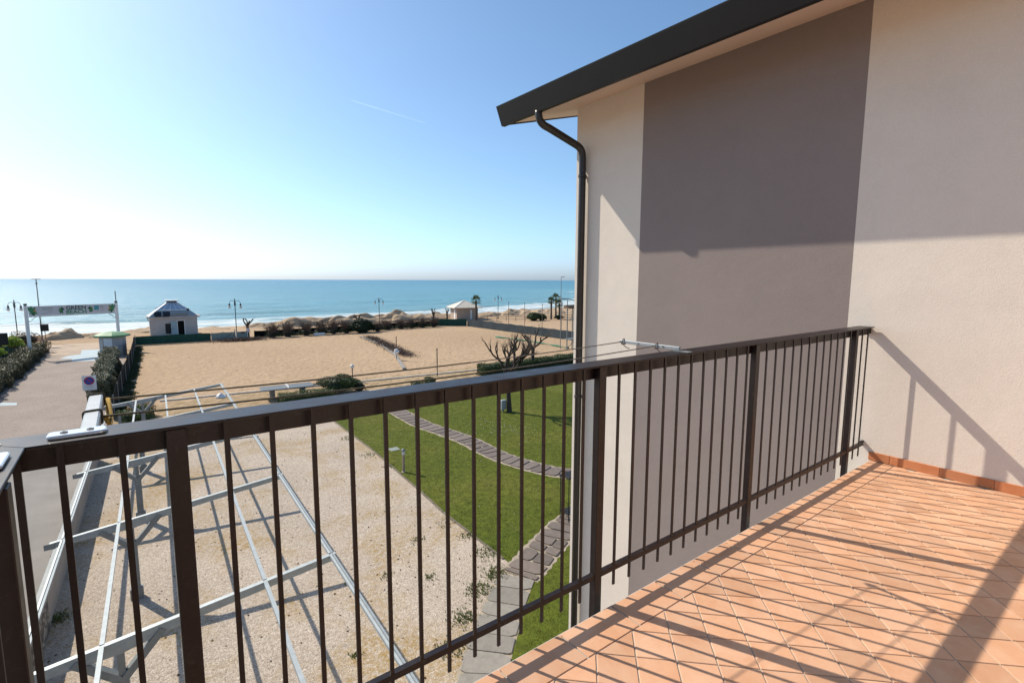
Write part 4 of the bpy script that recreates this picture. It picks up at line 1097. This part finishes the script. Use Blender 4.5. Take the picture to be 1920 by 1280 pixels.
net_fence('mesh_fence','grey net fence along the right side of the sand court',[(49.3,78.2),(49.4,64),(49.5,51),(49.6,36)],1.3,M['meshgrey'])
net_fence('mesh_fence','black net fence between the oleander hedge and the sand',[(-.95,37.5),(-.6,46.5),(.2,62),(.75,77.2)],1.45,M['meshdark'],5.0,None,.01)
net_fence('mesh_fence','green net fence behind the left roadside hedge',[(-24,80.5),(-11.4,79.9),(-9.2,80.4)],1.5,M['mesh'])
net_fence('mesh_fence','dark green net fence running behind the left hedge',[(-10.2,35),(-10.2,60),(-10.2,79)],1.2,M['mesh'])
MB_ = thing('fence_brace','grey slanting brace at the end of the pale net panel','brace',(11.6,78.9,0))
MB().tube([(9.9,78.8,0),(11.9,78.9,1.0)],.035,6).build('strut',M['galvd'],MB_)
MB().tube([(11.95,78.9,-.1),(11.95,78.9,1.5)],.05,8).build('post',M['galvd'],MB_)
# wooden post and rail fence on the beach
wf = thing('wooden_fence','low wooden post and rail fence on the beach beyond the grey net','fence',(65,83,0))
wp = [(58.3,88.3),(65.4,81.5),(72,81),(80,81),(90,80)]
for (a,c) in along(wp,2.0):
    MB().tube([(a[0],a[1],-.1),(a[0],a[1],.95)],.05,6).build('post',M['wood'],wf)
    for z in (.45,.85): MB().bar((a[0],a[1],z),(c[0],c[1],z),.05,.09).build('rail',M['wood'],wf)

# bare tamarisk shrubs
def bare_shrub(loc,h,w,n,seed):
    random.seed(seed); b = MB(); x,y = loc
    for i in range(n):
        a = random.uniform(0,6.28); s = random.uniform(.1,1)*w; hh = h*random.uniform(.55,1.05)
        p = Vector((x+random.gauss(0,.15),y+random.gauss(0,.12),0)); e = Vector((x+math.cos(a)*s,y+math.sin(a)*s*.6,hh))
        md = p.lerp(e,.5)+Vector((random.gauss(0,.1),random.gauss(0,.1),.12))
        b.tube([p,md,e],[.030,.020,.008],3,False)
        for k in range(4):
            q = md.lerp(e,random.random()); b.tube([q,q+Vector((random.gauss(0,.2),random.gauss(0,.15),random.uniform(.1,.45)))],[.014,.006],3,False)
    return b
def ypx(x): return 79.0 if x < 33 else 80.5
labs = ['first bare brown shrub right of the person','second bare brown shrub along the black net','third bare shrub, over a pale stone block','bare shrub halfway to the dark evergreen bush','bare shrub left of the dark evergreen bush','bare shrub just before the dark evergreen bush','bare shrub right of the dark evergreen bush','bare shrub below the middle street lamp','bare shrub right of the middle street lamp','bare shrub between street lamp and hut','bare shrub left of the hut fence','last bare shrub beside the hut fence']
sxs = [16.8,19.0,21.3,23.4,25.4,27.2,32.8,35.0,37.2,39.4,41.6,43.6]
for i,x in enumerate(sxs):
    hh = 2.1 if x < 30 else 1.6
    t = thing('bare_shrub',labs[i],'shrub',(x,ypx(x),0),group='bare shrubs along the beach fence')
    bare_shrub((x+random.uniform(-.3,.3),ypx(x)+random.uniform(-.3,.3)),hh,1.35,110,100+i).build('stems',M['twig'],t)
    P,N = blob_points(900,(x,ypx(x)-.2,.3),(1.15,.6,.55),lo=.3,seed=200+i); V,F = leaves_on(P,N,.10); npmesh('low_foliage',V,F,M['leafdark'],t,off=(x,ypx(x),0))
random.seed(99)
bush('evergreen_bush','dark evergreen bush in the row of bare shrubs','bush',(29.8,78.4,.85),(2.1,1.2,1.25),6000,.13,M['leafdark'],21)
tag(MB().box(22.3,23.9,78.1,78.5,0,.35).build('stone_block',M['white'],bevel=.04),'pale stone block under the bare shrubs','block')

# ================================================================== BEACH BUILDINGS AND FURNITURE
def kiosk():
    t = thing('beach_kiosk','square beach kiosk with glazed pyramid roof and open door','kiosk',(5.75,92.2,0))
    x0,x1,y0,y1,h = 2.85,8.65,89.7,94.7,2.68
    b = MB(); dx0,dx1 = 6.15,6.95; wx0,wx1 = 4.6,5.3
    b.box(x0,wx0,y0,y0+.2,-.1,h); b.box(wx0,wx1,y0,y0+.2,1.85,h); b.box(wx0,wx1,y0,y0+.2,-.1,.35); b.box(wx1,dx0,y0,y0+.2,-.1,h); b.box(dx0,dx1,y0,y0+.2,2.2,h); b.box(dx1,x1,y0,y0+.2,-.1,h)
    b.box(x0,x0+.2,y0+.2,y1,-.1,h); b.box(x1-.2,x1,y0+.2,y1,-.1,h); b.box(x0+.2,x1-.2,y1-.2,y1,-.1,h)
    b.build('wall',M['offwhite'],t)
    MB().box(x0+.2,x1-.2,y0+.22,y1-.2,.0,.05).build('floor',M['cement'],t)
    MB().box(x0+.2,x1-.2,y0+1.6,y0+1.7,.05,2.6).build('dark_interior',M['dark'],t)  # near-black backing, the unlit interior behind the door painted as colour
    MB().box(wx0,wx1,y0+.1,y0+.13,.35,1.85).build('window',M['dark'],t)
    f = MB(); f.box(dx0-.09,dx0,y0-.04,y0+.16,0,2.28); f.box(dx1,dx1+.09,y0-.04,y0+.16,0,2.28); f.box(dx0,dx1,y0-.04,y0+.16,2.2,2.28); f.build('door_frame',M['white'],t)
    d = MB().bar((5.28,y0-.32,1.1),(6.04,y0-.08,1.1),.05,2.1).build('door',M['paleblue'],t)
    MB().box(5.45,5.5,y0-.36,y0-.30,1.0,1.12).build('handle',M['black'],d)
    ov = .25
    e = MB(); e.box(x0-ov,x1+ov,y0-ov,y1+ov,h,h+.16); e.build('eave_slab',M['offwhite'],t)
    for dy in (0,): MB().box(x0-ov-.12,x0-ov,y0-ov-.1,y1+ov,h+.02,h+.28).build('gutter',M['alu'],t); MB().box(x1+ov,x1+ov+.12,y0-ov-.1,y1+ov,h+.02,h+.2).build('gutter',M['soffit'],t)
    MB().tube([(x0-ov-.05,y0-ov,h+.05),(x0-.25,y0-.3,h-.25),(x0-.06,y0-.08,h-.4),(x0-.06,y0-.08,.1)],.05,6).build('downpipe',M['alu'],t)
    # hipped roof with glazed upper part
    cx,cy = (x0+x1)/2,(y0+y1)/2; z0,z1,z2 = h+.16,h+1.05,h+2.15; w0,w1,w2 = 3.1,2.05,.62; d0,d1,d2 = 2.72,1.8,.55
    def ring(w_,d_,z): return [(cx-w_,cy-d_,z),(cx+w_,cy-d_,z),(cx+w_,cy+d_,z),(cx-w_,cy+d_,z)]
    MB().add(ring(w0,d0,z0)+ring(w1,d1,z1),[(k,(k+1)%4,4+(k+1)%4,4+k) for k in range(4)]+[(3,2,1,0),(4,5,6,7)]).build('roof',M['galv'],t)
    g = MB().add(ring(w1,d1,z1+.03)+ring(w2,d2,z2),[(k,(k+1)%4,4+(k+1)%4,4+k) for k in range(4)]+[(3,2,1,0),(4,5,6,7)]).build('glazed_roof',M['glassroof'],t)
    A = ring(w1,d1,z1+.04); B = ring(w2,d2,z2+.01)
    for k in range(4): MB().bar(A[k],B[k],.12,.1).build('roof_rib',M['white'],g)
    for s in (-.6,-.2,.2,.6): MB().bar((cx+s*w1,cy-d1,z1+.05),(cx+s*w2,cy-d2,z2+.01),.05,.05).build('roof_rib',M['white'],g)
    MB().bar((cx-w1,cy-d1,z1+.04),(cx+w1,cy-d1,z1+.04),.1,.12).build('roof_rib',M['white'],g)
    MB().box(cx-.6,cx+.6,cy-.55,cy+.55,z2,z2+.22).build('lantern_base',M['pipe'],t)
    MB().box(cx-.85,cx+.85,cy-.8,cy+.8,z2+.22,z2+.36).build('lantern_cap',M['white'],t)
    for x in (3.35,4.4): MB().bar((x+.45,y0-.34,h+.26),(x+.45,y0-.10,h+.92),.86,.05).build('solar_panel',M['solar'],t)
    MB().bar((3.5,y0-.2,h+.22),(5.2,y0-.2,h+.22),.06,.1).build('panel_rail',M['black'],t)
    MB().bar((5.45,y0-.1,h+.48),(7.5,y0-.1,h+.48),.06,.34).build('roof_sign_board',M['galvd'],t)
    MB().box(7.45,7.75,y0+.6,y0+.9,h+.6,h+1.25).build('vent',M['dark'],t)
kiosk()
M['hutwall'] = simple('beige_hut_wall', (.40,.315,.255), (.34,.27,.215), 1.2, .9)
M['hutroof'] = simple('cream_hut_roof', (.60,.54,.45), (.52,.465,.385), 1.5, .8)
def hut():
    t = thing('beach_hut','small square hut with pale pyramid roof behind the corner fence','hut',(58.2,93.6,0),R(-14))
    h = 2.45; s = 2.35
    MB().box(-s,s,-s,s,-.1,h).build('wall',M['hutwall'],t,world=False)
    MB().box(-s-.03,-s-.005,-1.3,-.45,.02,2.05).build('door',M['white'],t,world=False)
    MB().box(-s-.025,-s-.005,.3,1.5,.9,1.9).build('shutter',M['hutwall'],t,world=False)
    MB().box(.6,1.0,-s-.02,-s-.003,.1,2.1).build('shutter',M['white'],t,world=False)
    e = s+.75; rf = MB().add([(-e,-e,h),(e,-e,h),(e,e,h),(-e,e,h),(-e,-e,h+.12),(e,-e,h+.12),(e,e,h+.12),(-e,e,h+.12),(0,0,h+1.55)],
        [(3,2,1,0),(0,1,5,4),(1,2,6,5),(2,3,7,6),(3,0,4,7),(4,5,8),(5,6,8),(6,7,8),(7,4,8)]).build('roof',M['hutroof'],t,world=False)
    for (x,y) in ((-e,-e),(e,-e),(e,e),(-e,e)): MB().bar((x*.98,y*.98,h+.15),(0,0,h+1.57),.14,.08).build('ridge',M['white'],rf,world=False)
hut()

# street lamps
def lamp():
    t = thing('street_lamp','x','street lamp',(0,0,0),group='street lamps on the beach promenade')
    MB().lathe(0,0,[(.16,-.1),(.16,.25),(.10,.35),(.08,.5),(.055,.6),(.05,4.6),(.09,4.62),(.11,4.75),(.11,5.0),(.07,5.1),(.05,5.45),(.07,5.5),(.02,5.62)],10).build('pole',M['black'],t,world=False)
    for s in (-1,1):
        a = []
        for k in range(11): q = math.pi*k/10; a.append((s*(.06+.36-.36*math.cos(q)),0,5.02+.36*math.sin(q)+(-.12*k/10)))
        ar = MB().tube(a,.025,6).build('arm',M['black'],t,world=False)
        MB().lathe(s*.78,0,[(.03,4.92),(.09,4.85),(.12,4.62),(.10,4.6)],10).build('lamp_cap',M['black'],ar,world=False)
        MB().lathe(s*.78,0,[(.10,4.6),(.17,4.5),(.19,4.38),(.13,4.26),(.02,4.2)],12).build('lamp_globe',M['globe'],ar,world=False,smooth=True)
    return t
L0 = lamp()
ll = [((12.51,81.2,0),'double armed street lamp beside the person and the pale panel',1.0,-.62),((37.1,88.9,0),'double armed street lamp in the middle, above the bare shrubs',.91,-.6),((64.0,89.1,0),'double armed street lamp right of the white roofed hut',.92,-.6),((-11.1,90.0,0),'double armed street lamp left of the arch sign',1.0,-.6)]
L0.location = ll[0][0]; L0['label'] = ll[0][1]; L0.rotation_euler = (0,0,ll[0][3])
for loc,lab,scl,rz in ll[1:]: dup(L0,loc,lab,rz,scl)

# entrance arch with the printed banner
A0 = Vector((-8.14,72.56,0)); A1 = Vector((-.73,75.9,0)); ad = (A1-A0); AL = ad.length; arz = math.atan2(ad.y,ad.x)
ar = thing('entrance_arch','white entrance arch with printed beach banner across the road','arch',A0,arz)
for x in (0,AL): 
    pp = MB().box(x-.13,x+.13,-.13,.13,-.1,5.5).build('post',M['white'],ar,world=False,bevel=.02)
    f = MB(); f.lathe(x,0,[(.05,5.5),(.16,5.6),(.18,5.68),(.08,5.75)],8); f.build('post_cap',M['pdark'],pp,world=False)
MB().box(.13,AL-.13,-.05,.05,4.32,4.40).build('lower_bar',M['galv'],ar,world=False)
MB().box(.13,AL-.13,-.05,.05,5.36,5.44).build('upper_bar',M['galv'],ar,world=False)
MB().bar((.13,0,3.75),(.75,0,4.32),.05,.05).build('brace',M['galv'],ar,world=False)
MB().bar((AL-.13,0,3.75),(AL-.75,0,4.32),.05,.05).build('brace',M['galv'],ar,world=False)
M['banner'] = simple('banner_cloth',(.60,.57,.58),(.54,.51,.52),1.2,.8)
bn = MB().box(.18,AL-.18,-.085,-.055,4.42,5.42).build('banner',M['banner'],ar,world=False)
def text(s,x,z,size,mat,parent,name,y=-.092,sx=1.0,bold=.01):
    cu = bpy.data.curves.new(name,'FONT'); cu.body = s; cu.size = size; cu.align_x = 'CENTER'; cu.extrude = .003; cu.offset = bold
    o = bpy.data.objects.new(name,cu); C.objects.link(o)
    dg = bpy.context.evaluated_depsgraph_get(); me = bpy.data.meshes.new_from_object(o.evaluated_get(dg))
    bpy.data.objects.remove(o); me.name = name; me.materials.clear(); me.materials.append(mat)
    o = bpy.data.objects.new(name,me); C.objects.link(o); o.parent = parent; o.location = (x,y,z); o.rotation_euler = (math.pi/2,0,0); o.scale = (sx,1,1)
    return o
bc = AL*.523
text('GREEN',bc,4.94,.60,M['pdark'],bn,'lettering',sx=.98,bold=.016); text('BEACH',bc,4.47,.60,M['pbeach'],bn,'lettering',sx=1.0,bold=.016)
def leafshape(cx,cz,L,wd,ang,mat,y=-.090):
    L *= 1.25; wd *= 1.25
    b = MB(); n = 7; pts = []
    for k in range(n+1): t_ = k/n; pts.append((t_*L,wd*math.sin(math.pi*t_)))
    for k in range(n-1,0,-1): t_ = k/n; pts.append((t_*L,-wd*math.sin(math.pi*t_)))
    ca,sa = math.cos(R(ang)),math.sin(R(ang)); n2 = len(pts)
    P = [(cx+u*ca-v*sa,cz+u*sa+v*ca) for u,v in pts]
    b.add([(x,y,z) for x,z in P]+[(x,y+.004,z) for x,z in P],[tuple(range(n2)),tuple(range(2*n2-1,n2-1,-1))])
    return b.build('printed_leaf',mat,bn,world=False)
for (cx,sg) in ((bc-1.2,1),(bc+1.2,-1),):
    for a,mt,L,wd in ((100,'pdark',.34,.07),(140,'pgreen',.36,.08),(185,'pgreen',.32,.08),(225,'pdark',.32,.07),(60,'pdark',.25,.05),(265,'pbeach',.3,.05)):
        aa = a if sg > 0 else 180-a
        leafshape(cx+ (-.02*sg),4.88,L,wd,aa,M[mt],-.090-.0004*(a%7))
for (cx,sg) in ((.42,-1),(AL-.42,1)):
    for a,mt,L,wd in ((95,'pdark',.45,.10),(135,'pgreen',.5,.09),(170,'porange',.42,.07),(205,'pgreen',.5,.10),(240,'pdark',.45,.10),(60,'pbeach',.4,.1)):
        aa = a if sg > 0 else 180-a
        leafshape(cx+.05*sg,4.9,L,wd,aa,M[mt],-.090-.0004*(a%7))
    leafshape(cx,4.55,.75,.13,90,M['pbeach'],-.095)
MB().box(AL*.728,AL*.728+.44,-.092,-.086,4.83,5.28).build('logo_square',M['teal'],bn,world=False)
MB().box(AL*.728+.05,AL*.728+.39,-.094,-.0925,5.0,5.03).build('logo_line',M['paleblue'],bn,world=False)
for (x0,x1,z) in ((1.25,2.2,5.17),(1.3,2.15,5.0),(1.75,2.15,4.76),(1.25,1.7,4.6),(AL*.728+.55,AL*.728+.85,5.2),(AL*.728+.55,AL*.728+.95,5.08),(AL*.728+.55,AL*.728+.9,4.96),(AL*.728,AL*.728+.45,4.72),(AL*.728+.6,AL*.728+1.0,4.72)):
    MB().box(x0,x1,-.091,-.086,z,z+.05).build('small_print',M['pgreen'] if x0 < 2 and z > 5.1 else M['pgrey'],bn,world=False)
tp = thing('flag_pole','bare grey pole rising behind the right arch post','pole',(-.70,76.2,0))
MB().tube([(-.70,76.3,-.1),(-.72,76.3,6.8)],.05,8).build('pole',M['galvd'],tp); MB().lathe(-.72,76.3,[(.05,6.8),(.08,6.84),(.02,6.9)],8).build('finial',M['galvd'],tp)
tp = thing('light_mast','tall grey lamp mast rising behind the left end of the banner','lamp',(-8.9,91.0,0))
MB().tube([(-8.9,91,-.1),(-8.9,91,8.25)],[.09,.05],8).build('mast',M['galvd'],tp)
MB().bar((-9.35,91.1,8.25),(-8.45,90.9,8.25),.12,.08).build('lamp_head',M['galvd'],tp)
MB().tube([(-8.9,91,7.6),(-8.9,91,7.8)],.11,8).build('junction_ring',M['galvd'],tp)

# ticket booth with green canopy roof
tb = thing('ticket_booth','round white booth with green canopy roof by the right arch post','booth',(-1.25,70.9,0))
MB().lathe(-1.25,70.9,[(1.18,-.1),(1.18,2.15)],8).build('wall',M['offwhite'],tb)
MB().lathe(-1.25,70.9,[(1.62,2.05),(1.62,2.22),(1.55,2.26),(.9,2.5),(.1,2.62)],8).build('canopy_roof',M['greenroof'],tb)
MB().box(-2.0,-1.3,69.72,69.78,.05,1.95).build('door',M['white'],tb)
MB().lathe(-2.55,68.4,[(.30,0.012),(.30,.05),(.05,.06)],12).build('white_disc',M['white'],tb)

# no parking sign and other sign boards
sg = thing('no_parking_sign','no parking sign with blue disc on a white plate','sign',(-2.15,43.0,0),R(-8))
MB().tube([(0,0,-.1),(0,0,2.0)],.035,8).build('post',M['galvd'],sg,world=False)
pl = MB().box(-.37,.37,-.06,-.04,1.05,2.02).build('plate',M['white'],sg,world=False,bevel=.004)
def disc(r0,r1,y,mat,name):
    b = MB(); n = 28; vs = []; fs = []
    for k in range(n):
        a = 2*math.pi*k/n
        for r in (r0,r1):
            for yy in (y,y+.004): vs.append((r*math.cos(a),yy,1.67+r*math.sin(a)))
    for k in range(n):
        i,j = k*4,((k+1)%n)*4
        fs += [(i,i+2,j+2,j),(i+1,j+1,j+3,i+3),(i+2,i+3,j+3,j+2),(i,j,j+1,i+1)]
    b.add(vs,fs); return b.build(name,mat,pl,world=False)
disc(.001,.235,-.066,M['blue'],'blue_disc'); disc(.225,.275,-.069,M['red'],'red_ring')
MB().bar((-.165,-.0705,1.835),(.165,-.0705,1.505),.05,.004,(0,1,0)).build('red_slash',M['red'],pl,world=False)
for z,wd in ((1.32,.26),(1.24,.2),(1.14,.12)): MB().box(-wd,wd,-.064,-.0605,z,z+.025).build('print_line',M['pgrey'],pl,world=False)
sb = thing('beach_notice','small dark notice board on a thin post by the sand mound','sign',(-7.96,84.5,0))
MB().tube([(-7.96,84.5,-.1),(-7.96,84.5,2.6)],.04,6).build('post',M['wood'],sb); MB().box(-8.35,-7.57,84.40,84.46,1.9,2.75).build('board',M['black'],sb)
sb = thing('road_notice','dark notice board on a post behind the left hedge','sign',(-10.2,70.5,0))
MB().tube([(-9.95,70.5,-.1),(-9.95,70.5,2.9)],.05,6).build('post',M['black'],sb); MB().box(-10.5,-9.4,70.38,70.44,1.75,2.95).build('board',M['black'],sb)

# board with notice by the person, and the person
pn = thing('pale_board','pale green board standing beside the person','board',(12.95,79.0,0))
MB().box(12.15,13.65,79.5,79.56,.05,1.05).build('board',M['panelgreen'],pn); MB().box(12.75,13.25,79.485,79.499,.8,1.0).build('notice',M['dark'],pn)
for x in (12.2,13.6): MB().box(x-.04,x+.04,79.44,79.5,-.05,1.1).build('leg',M['white'],pn)
def skin_person(name,label,loc,rz,h=1.68,shirt='shirt'):
    k = h/1.75
    J = [(0,0,.95),(0,.0,1.15),(0,0,1.38),(0,.01,1.50),(0,-.01,1.60),(0,-.01,1.72),
         (.10,0,.90),(.12,-.02,.50),(.12,.02,.08),(.13,-.14,.03),(-.10,0,.90),(-.11,.03,.50),(-.12,.05,.08),(-.13,-.11,.03),
         (.19,0,1.41),(.25,.02,1.13),(.22,-.16,.94),(.20,-.24,.90),(-.19,0,1.41),(-.26,.03,1.13),(-.22,-.18,1.0),(-.20,-.26,.98)]
    Ed = [(0,1),(1,2),(2,3),(3,4),(4,5),(0,6),(6,7),(7,8),(8,9),(0,10),(10,11),(11,12),(12,13),(2,14),(14,15),(15,16),(16,17),(2,18),(18,19),(19,20),(20,21)]
    rad = [(.15,.11),(.14,.10),(.15,.10),(.055,.055),(.085,.095),(.075,.085),(.085,.085),(.058,.062),(.04,.045),(.04,.035),(.085,.085),(.058,.062),(.04,.045),(.04,.035),(.06,.06),(.045,.045),(.032,.032),(.04,.022),(.06,.06),(.045,.045),(.032,.032),(.04,.022)]
    me = bpy.data.meshes.new(name); me.from_pydata([(x*k,y*k,z*k) for x,y,z in J],Ed,[]); me.update()
    o = bpy.data.objects.new(name,me); C.objects.link(o)
    sm = o.modifiers.new('skin','SKIN'); sub = o.modifiers.new('sub','SUBSURF'); sub.levels = 1
    for i,r in enumerate(rad): me.skin_vertices[0].data[i].radius = (r[0]*k,r[1]*k)
    me.skin_vertices[0].data[0].use_root = True
    dg = bpy.context.evaluated_depsgraph_get(); m2 = bpy.data.meshes.new_from_object(o.evaluated_get(dg)); bpy.data.objects.remove(o)
    m2.materials.clear()
    for q in ('skin',shirt,'trousers'): m2.materials.append(M[q])
    for p in m2.polygons:
        z = p.center.z/k; x = abs(p.center.x)/k
        p.material_index = 2 if (z < .97 and x < .19) else (1 if (z < 1.46 and z > .9 and not (x > .19 and z < 1.12)) else 0); p.use_smooth = True
    t = thing(name,label,'person',loc,rz); b = bpy.data.objects.new('body',m2); C.objects.link(b); b.parent = t
    hd = MB().lathe(0,.012*k,[(.088*k,1.63*k),(.098*k,1.68*k),(.09*k,1.75*k),(.05*k,1.79*k),(.01,1.80*k)],12).build('hair',M['hair'],t,world=False,smooth=True)
    return t
skin_person('person','person in pale shirt and dark trousers standing by the board',(13.72,79.6,0),R(20))

# palms
def palm(loc,h,label,seed,crown=1.25,n=26):
    random.seed(seed); t = thing('palm_tree',label,'palm',loc,group='palms on the beach'); x,y = loc[0],loc[1]
    MB().tube([(x,y,-.1),(x+.03,y,h*.5),(x,y,h-.45),(x,y,h-.1)],[.24,.18,.22,.12],9).build('trunk',M['palmtrunk'],t)
    V = []; F = []
    for i in range(n):
        az = i*2.399+random.uniform(-.2,.2); el = R(80-120*(i/n)+random.uniform(-8,8)); L = crown*random.uniform(.8,1.1)
        d = Vector((math.cos(az)*math.cos(el),math.sin(az)*math.cos(el),math.sin(el)))
        o = Vector((x,y,h-.25)); hub = o+d*L*.5
        sd = d.cross(Vector((0,0,1))).normalized() if abs(d.z) < .95 else Vector((1,0,0)); upn = sd.cross(d)
        k0 = len(V); V += [o-sd*.02,o+sd*.02,hub+sd*.02,hub-sd*.02]; F.append((k0,k0+1,k0+2,k0+3))
        for j in range(-6,7):
            a = j*R(17); fd = (d*math.cos(a)+sd*math.sin(a)).normalized(); l = L*.55*(1-.04*abs(j))
            tip = hub+fd*l-Vector((0,0,.18*l+.03*abs(j)*l)); w2 = fd.cross(upn).normalized()*.045
            k0 = len(V); V += [hub-w2*.5,hub+fd*l*.5-w2,tip,hub+fd*l*.5+w2]; F.append((k0,k0+1,k0+2,k0+3))
    npmesh('crown',np.array([tuple(v) for v in V]),F,M['palmleaf'],t,off=(x,y,0))
palm((58.0,88.6,0),4.3,'palm standing in front of the white roofed hut',41,1.5)
palm((73.0,82.1,0),4.15,'leftmost of the three palms near the house corner',42,1.15)
palm((77.4,85.5,0),4.5,'tallest middle palm of the three near the house corner',43,1.5)
palm((75.0,81.7,0),3.5,'shortest palm, rightmost of the three near the house corner',44,1.2)
random.seed(3)
bush('beach_bush','rounded green bush on the sand left of the three palms','bush',(67.6,81.4,.7),(1.6,1.3,1.0),4200,.13,M['leaf'],61)
bush('beach_bush','smaller green bush joined to the rounded bush on the sand','bush',(69.6,81.2,.55),(1.1,1.0,.85),2600,.13,M['leaf'],62)
bush('beach_bush','low dark bush at the foot of the three palms','bush',(74.2,81.0,.4),(1.0,.8,.55),1800,.12,M['leafdark'],63)
bush('beach_bush','dark bush beyond the grey net beside the house corner','bush',(80.5,79.0,.5),(1.1,1.0,.8),1800,.12,M['leafdark'],64)

# tall thin net posts beyond the grey net
plabs = ['thin tall net post, farthest of the row beyond the grey net','second thin tall net post beyond the grey net','third thin tall net post beyond the grey net','nearest thin tall net post beyond the grey net']
for (x,y),lab in zip([(56.4,75.2),(56.9,71.1),(56.4,65.7),(55.7,60.1)],plabs):
    t = thing('net_post',lab,'post',(x,y,0),group='tall net posts on the beach')
    MB().tube([(x,y,-.1),(x,y,4.3)],.045,6).build('pole',M['wood'],t); MB().tube([(x,y,4.2),(x,y,4.35)],.06,6).build('cap',M['black'],t)
nl = MB()
for (a,c) in zip([(56.4,75.2),(56.9,71.1),(56.4,65.7),(55.7,60.1)][:-1],[(56.9,71.1),(56.4,65.7),(55.7,60.1)]): nl.tube([(*a,4.2),((a[0]+c[0])/2,(a[1]+c[1])/2,4.12),(*c,4.2)],.012,4)
tag(nl.build('net_cable',M['black']),'thin cable strung along the tops of the tall net posts','cable')
# scaffold tower by the corner
sc = thing('lookout_frame','slender steel frame with roof board beside the house corner','frame',(42.9,44.6,0))
for x,y in ((42.35,44.7),(43.1,44.3),(43.45,44.95)): MB().tube([(x,y,-.1),(x,y,5.0)],.07,6).build('leg',M['galvd'],sc)
MB().box(42.2,44.2,44.1,45.2,4.95,5.35).build('platform',M['wood'],sc)
MB().bar((41.6,45.3,6.2),(44.6,44.2,5.75),.9,.08).build('roof_board',M['galvd'],sc)
MB().bar((42.35,44.7,5.3),(42.35,44.7,6.0),.06,.06).build('roof_post',M['galvd'],sc)
MB().box(42.2,43.9,44.2,45.1,1.2,1.3).build('lower_deck',M['galvd'],sc)
MB().bar((42.35,44.65,.2),(43.4,44.3,1.2),.06,.06).build('cross_brace',M['galvd'],sc)
tm = thing('light_mast','very thin tall lamp mast rising behind the lookout frame','lamp',(42.1,45.6,0))
MB().tube([(42.1,45.6,-.1),(42.1,45.6,8.7)],[.05,.03],6).build('mast',M['galvd'],tm); MB().bar((42.1,45.6,8.7),(42.5,45.45,8.72),.08,.06).build('lamp_head',M['galvd'],tm)
# rolled green net lying on the sand
gn = [(42.9,60.4),(43.2,56),(43.4,52),(43.2,48),(42.9,45)]
b = MB(); b.tube([(x,y,.12) for x,y in catmull(gn,5)],[.08+.04*math.sin(i*1.3) for i in range(len(catmull(gn,5)))],7)
tag(b.build('rolled_net',M['netgreen'],smooth=True),'rolled green net lying on the sand behind the pruned trees','net')

# faint vapour trail high over the sea
def ray(x,y,d):
    v = fw + rt*((x-960)/956) + up*((640-y)/956); return Vector((0,0,CAMZ)) + v.normalized()*d
m_, nt_, p_ = newmat('vapour'); p_.inputs['Base Color'].default_value = (.9,.9,.9,1); p_.inputs['Roughness'].default_value = 1; tb_ = nt_.nodes.new('ShaderNodeBsdfTranslucent'); tr_ = nt_.nodes.new('ShaderNodeBsdfTransparent'); df_ = nt_.nodes.new('ShaderNodeBsdfDiffuse')
ad_ = nt_.nodes.new('ShaderNodeAddShader'); mx_ = nt_.nodes.new('ShaderNodeMixShader'); mx_.inputs[0].default_value = .035
nt_.links.new(tb_.outputs[0], ad_.inputs[0]); nt_.links.new(df_.outputs[0], ad_.inputs[1]); nt_.links.new(tr_.outputs[0], mx_.inputs[1]); nt_.links.new(ad_.outputs[0], mx_.inputs[2])
for q_ in (tb_, df_): q_.inputs[0].default_value = (.95,.95,.95,1)
nt_.links.new(mx_.outputs[0], [n for n in nt_.nodes if n.type == 'OUTPUT_MATERIAL'][0].inputs[0])
b = MB(); b.tube([ray(658+(800-658)*k/12,188+(232-188)*k/12,9000) for k in range(13)],[6,10,12,13,13,12,11,10,9,8,7,6,3],8)
tag(b.build('vapour_trail',m_),'faint thin white vapour trail in the blue sky','vapour trail')
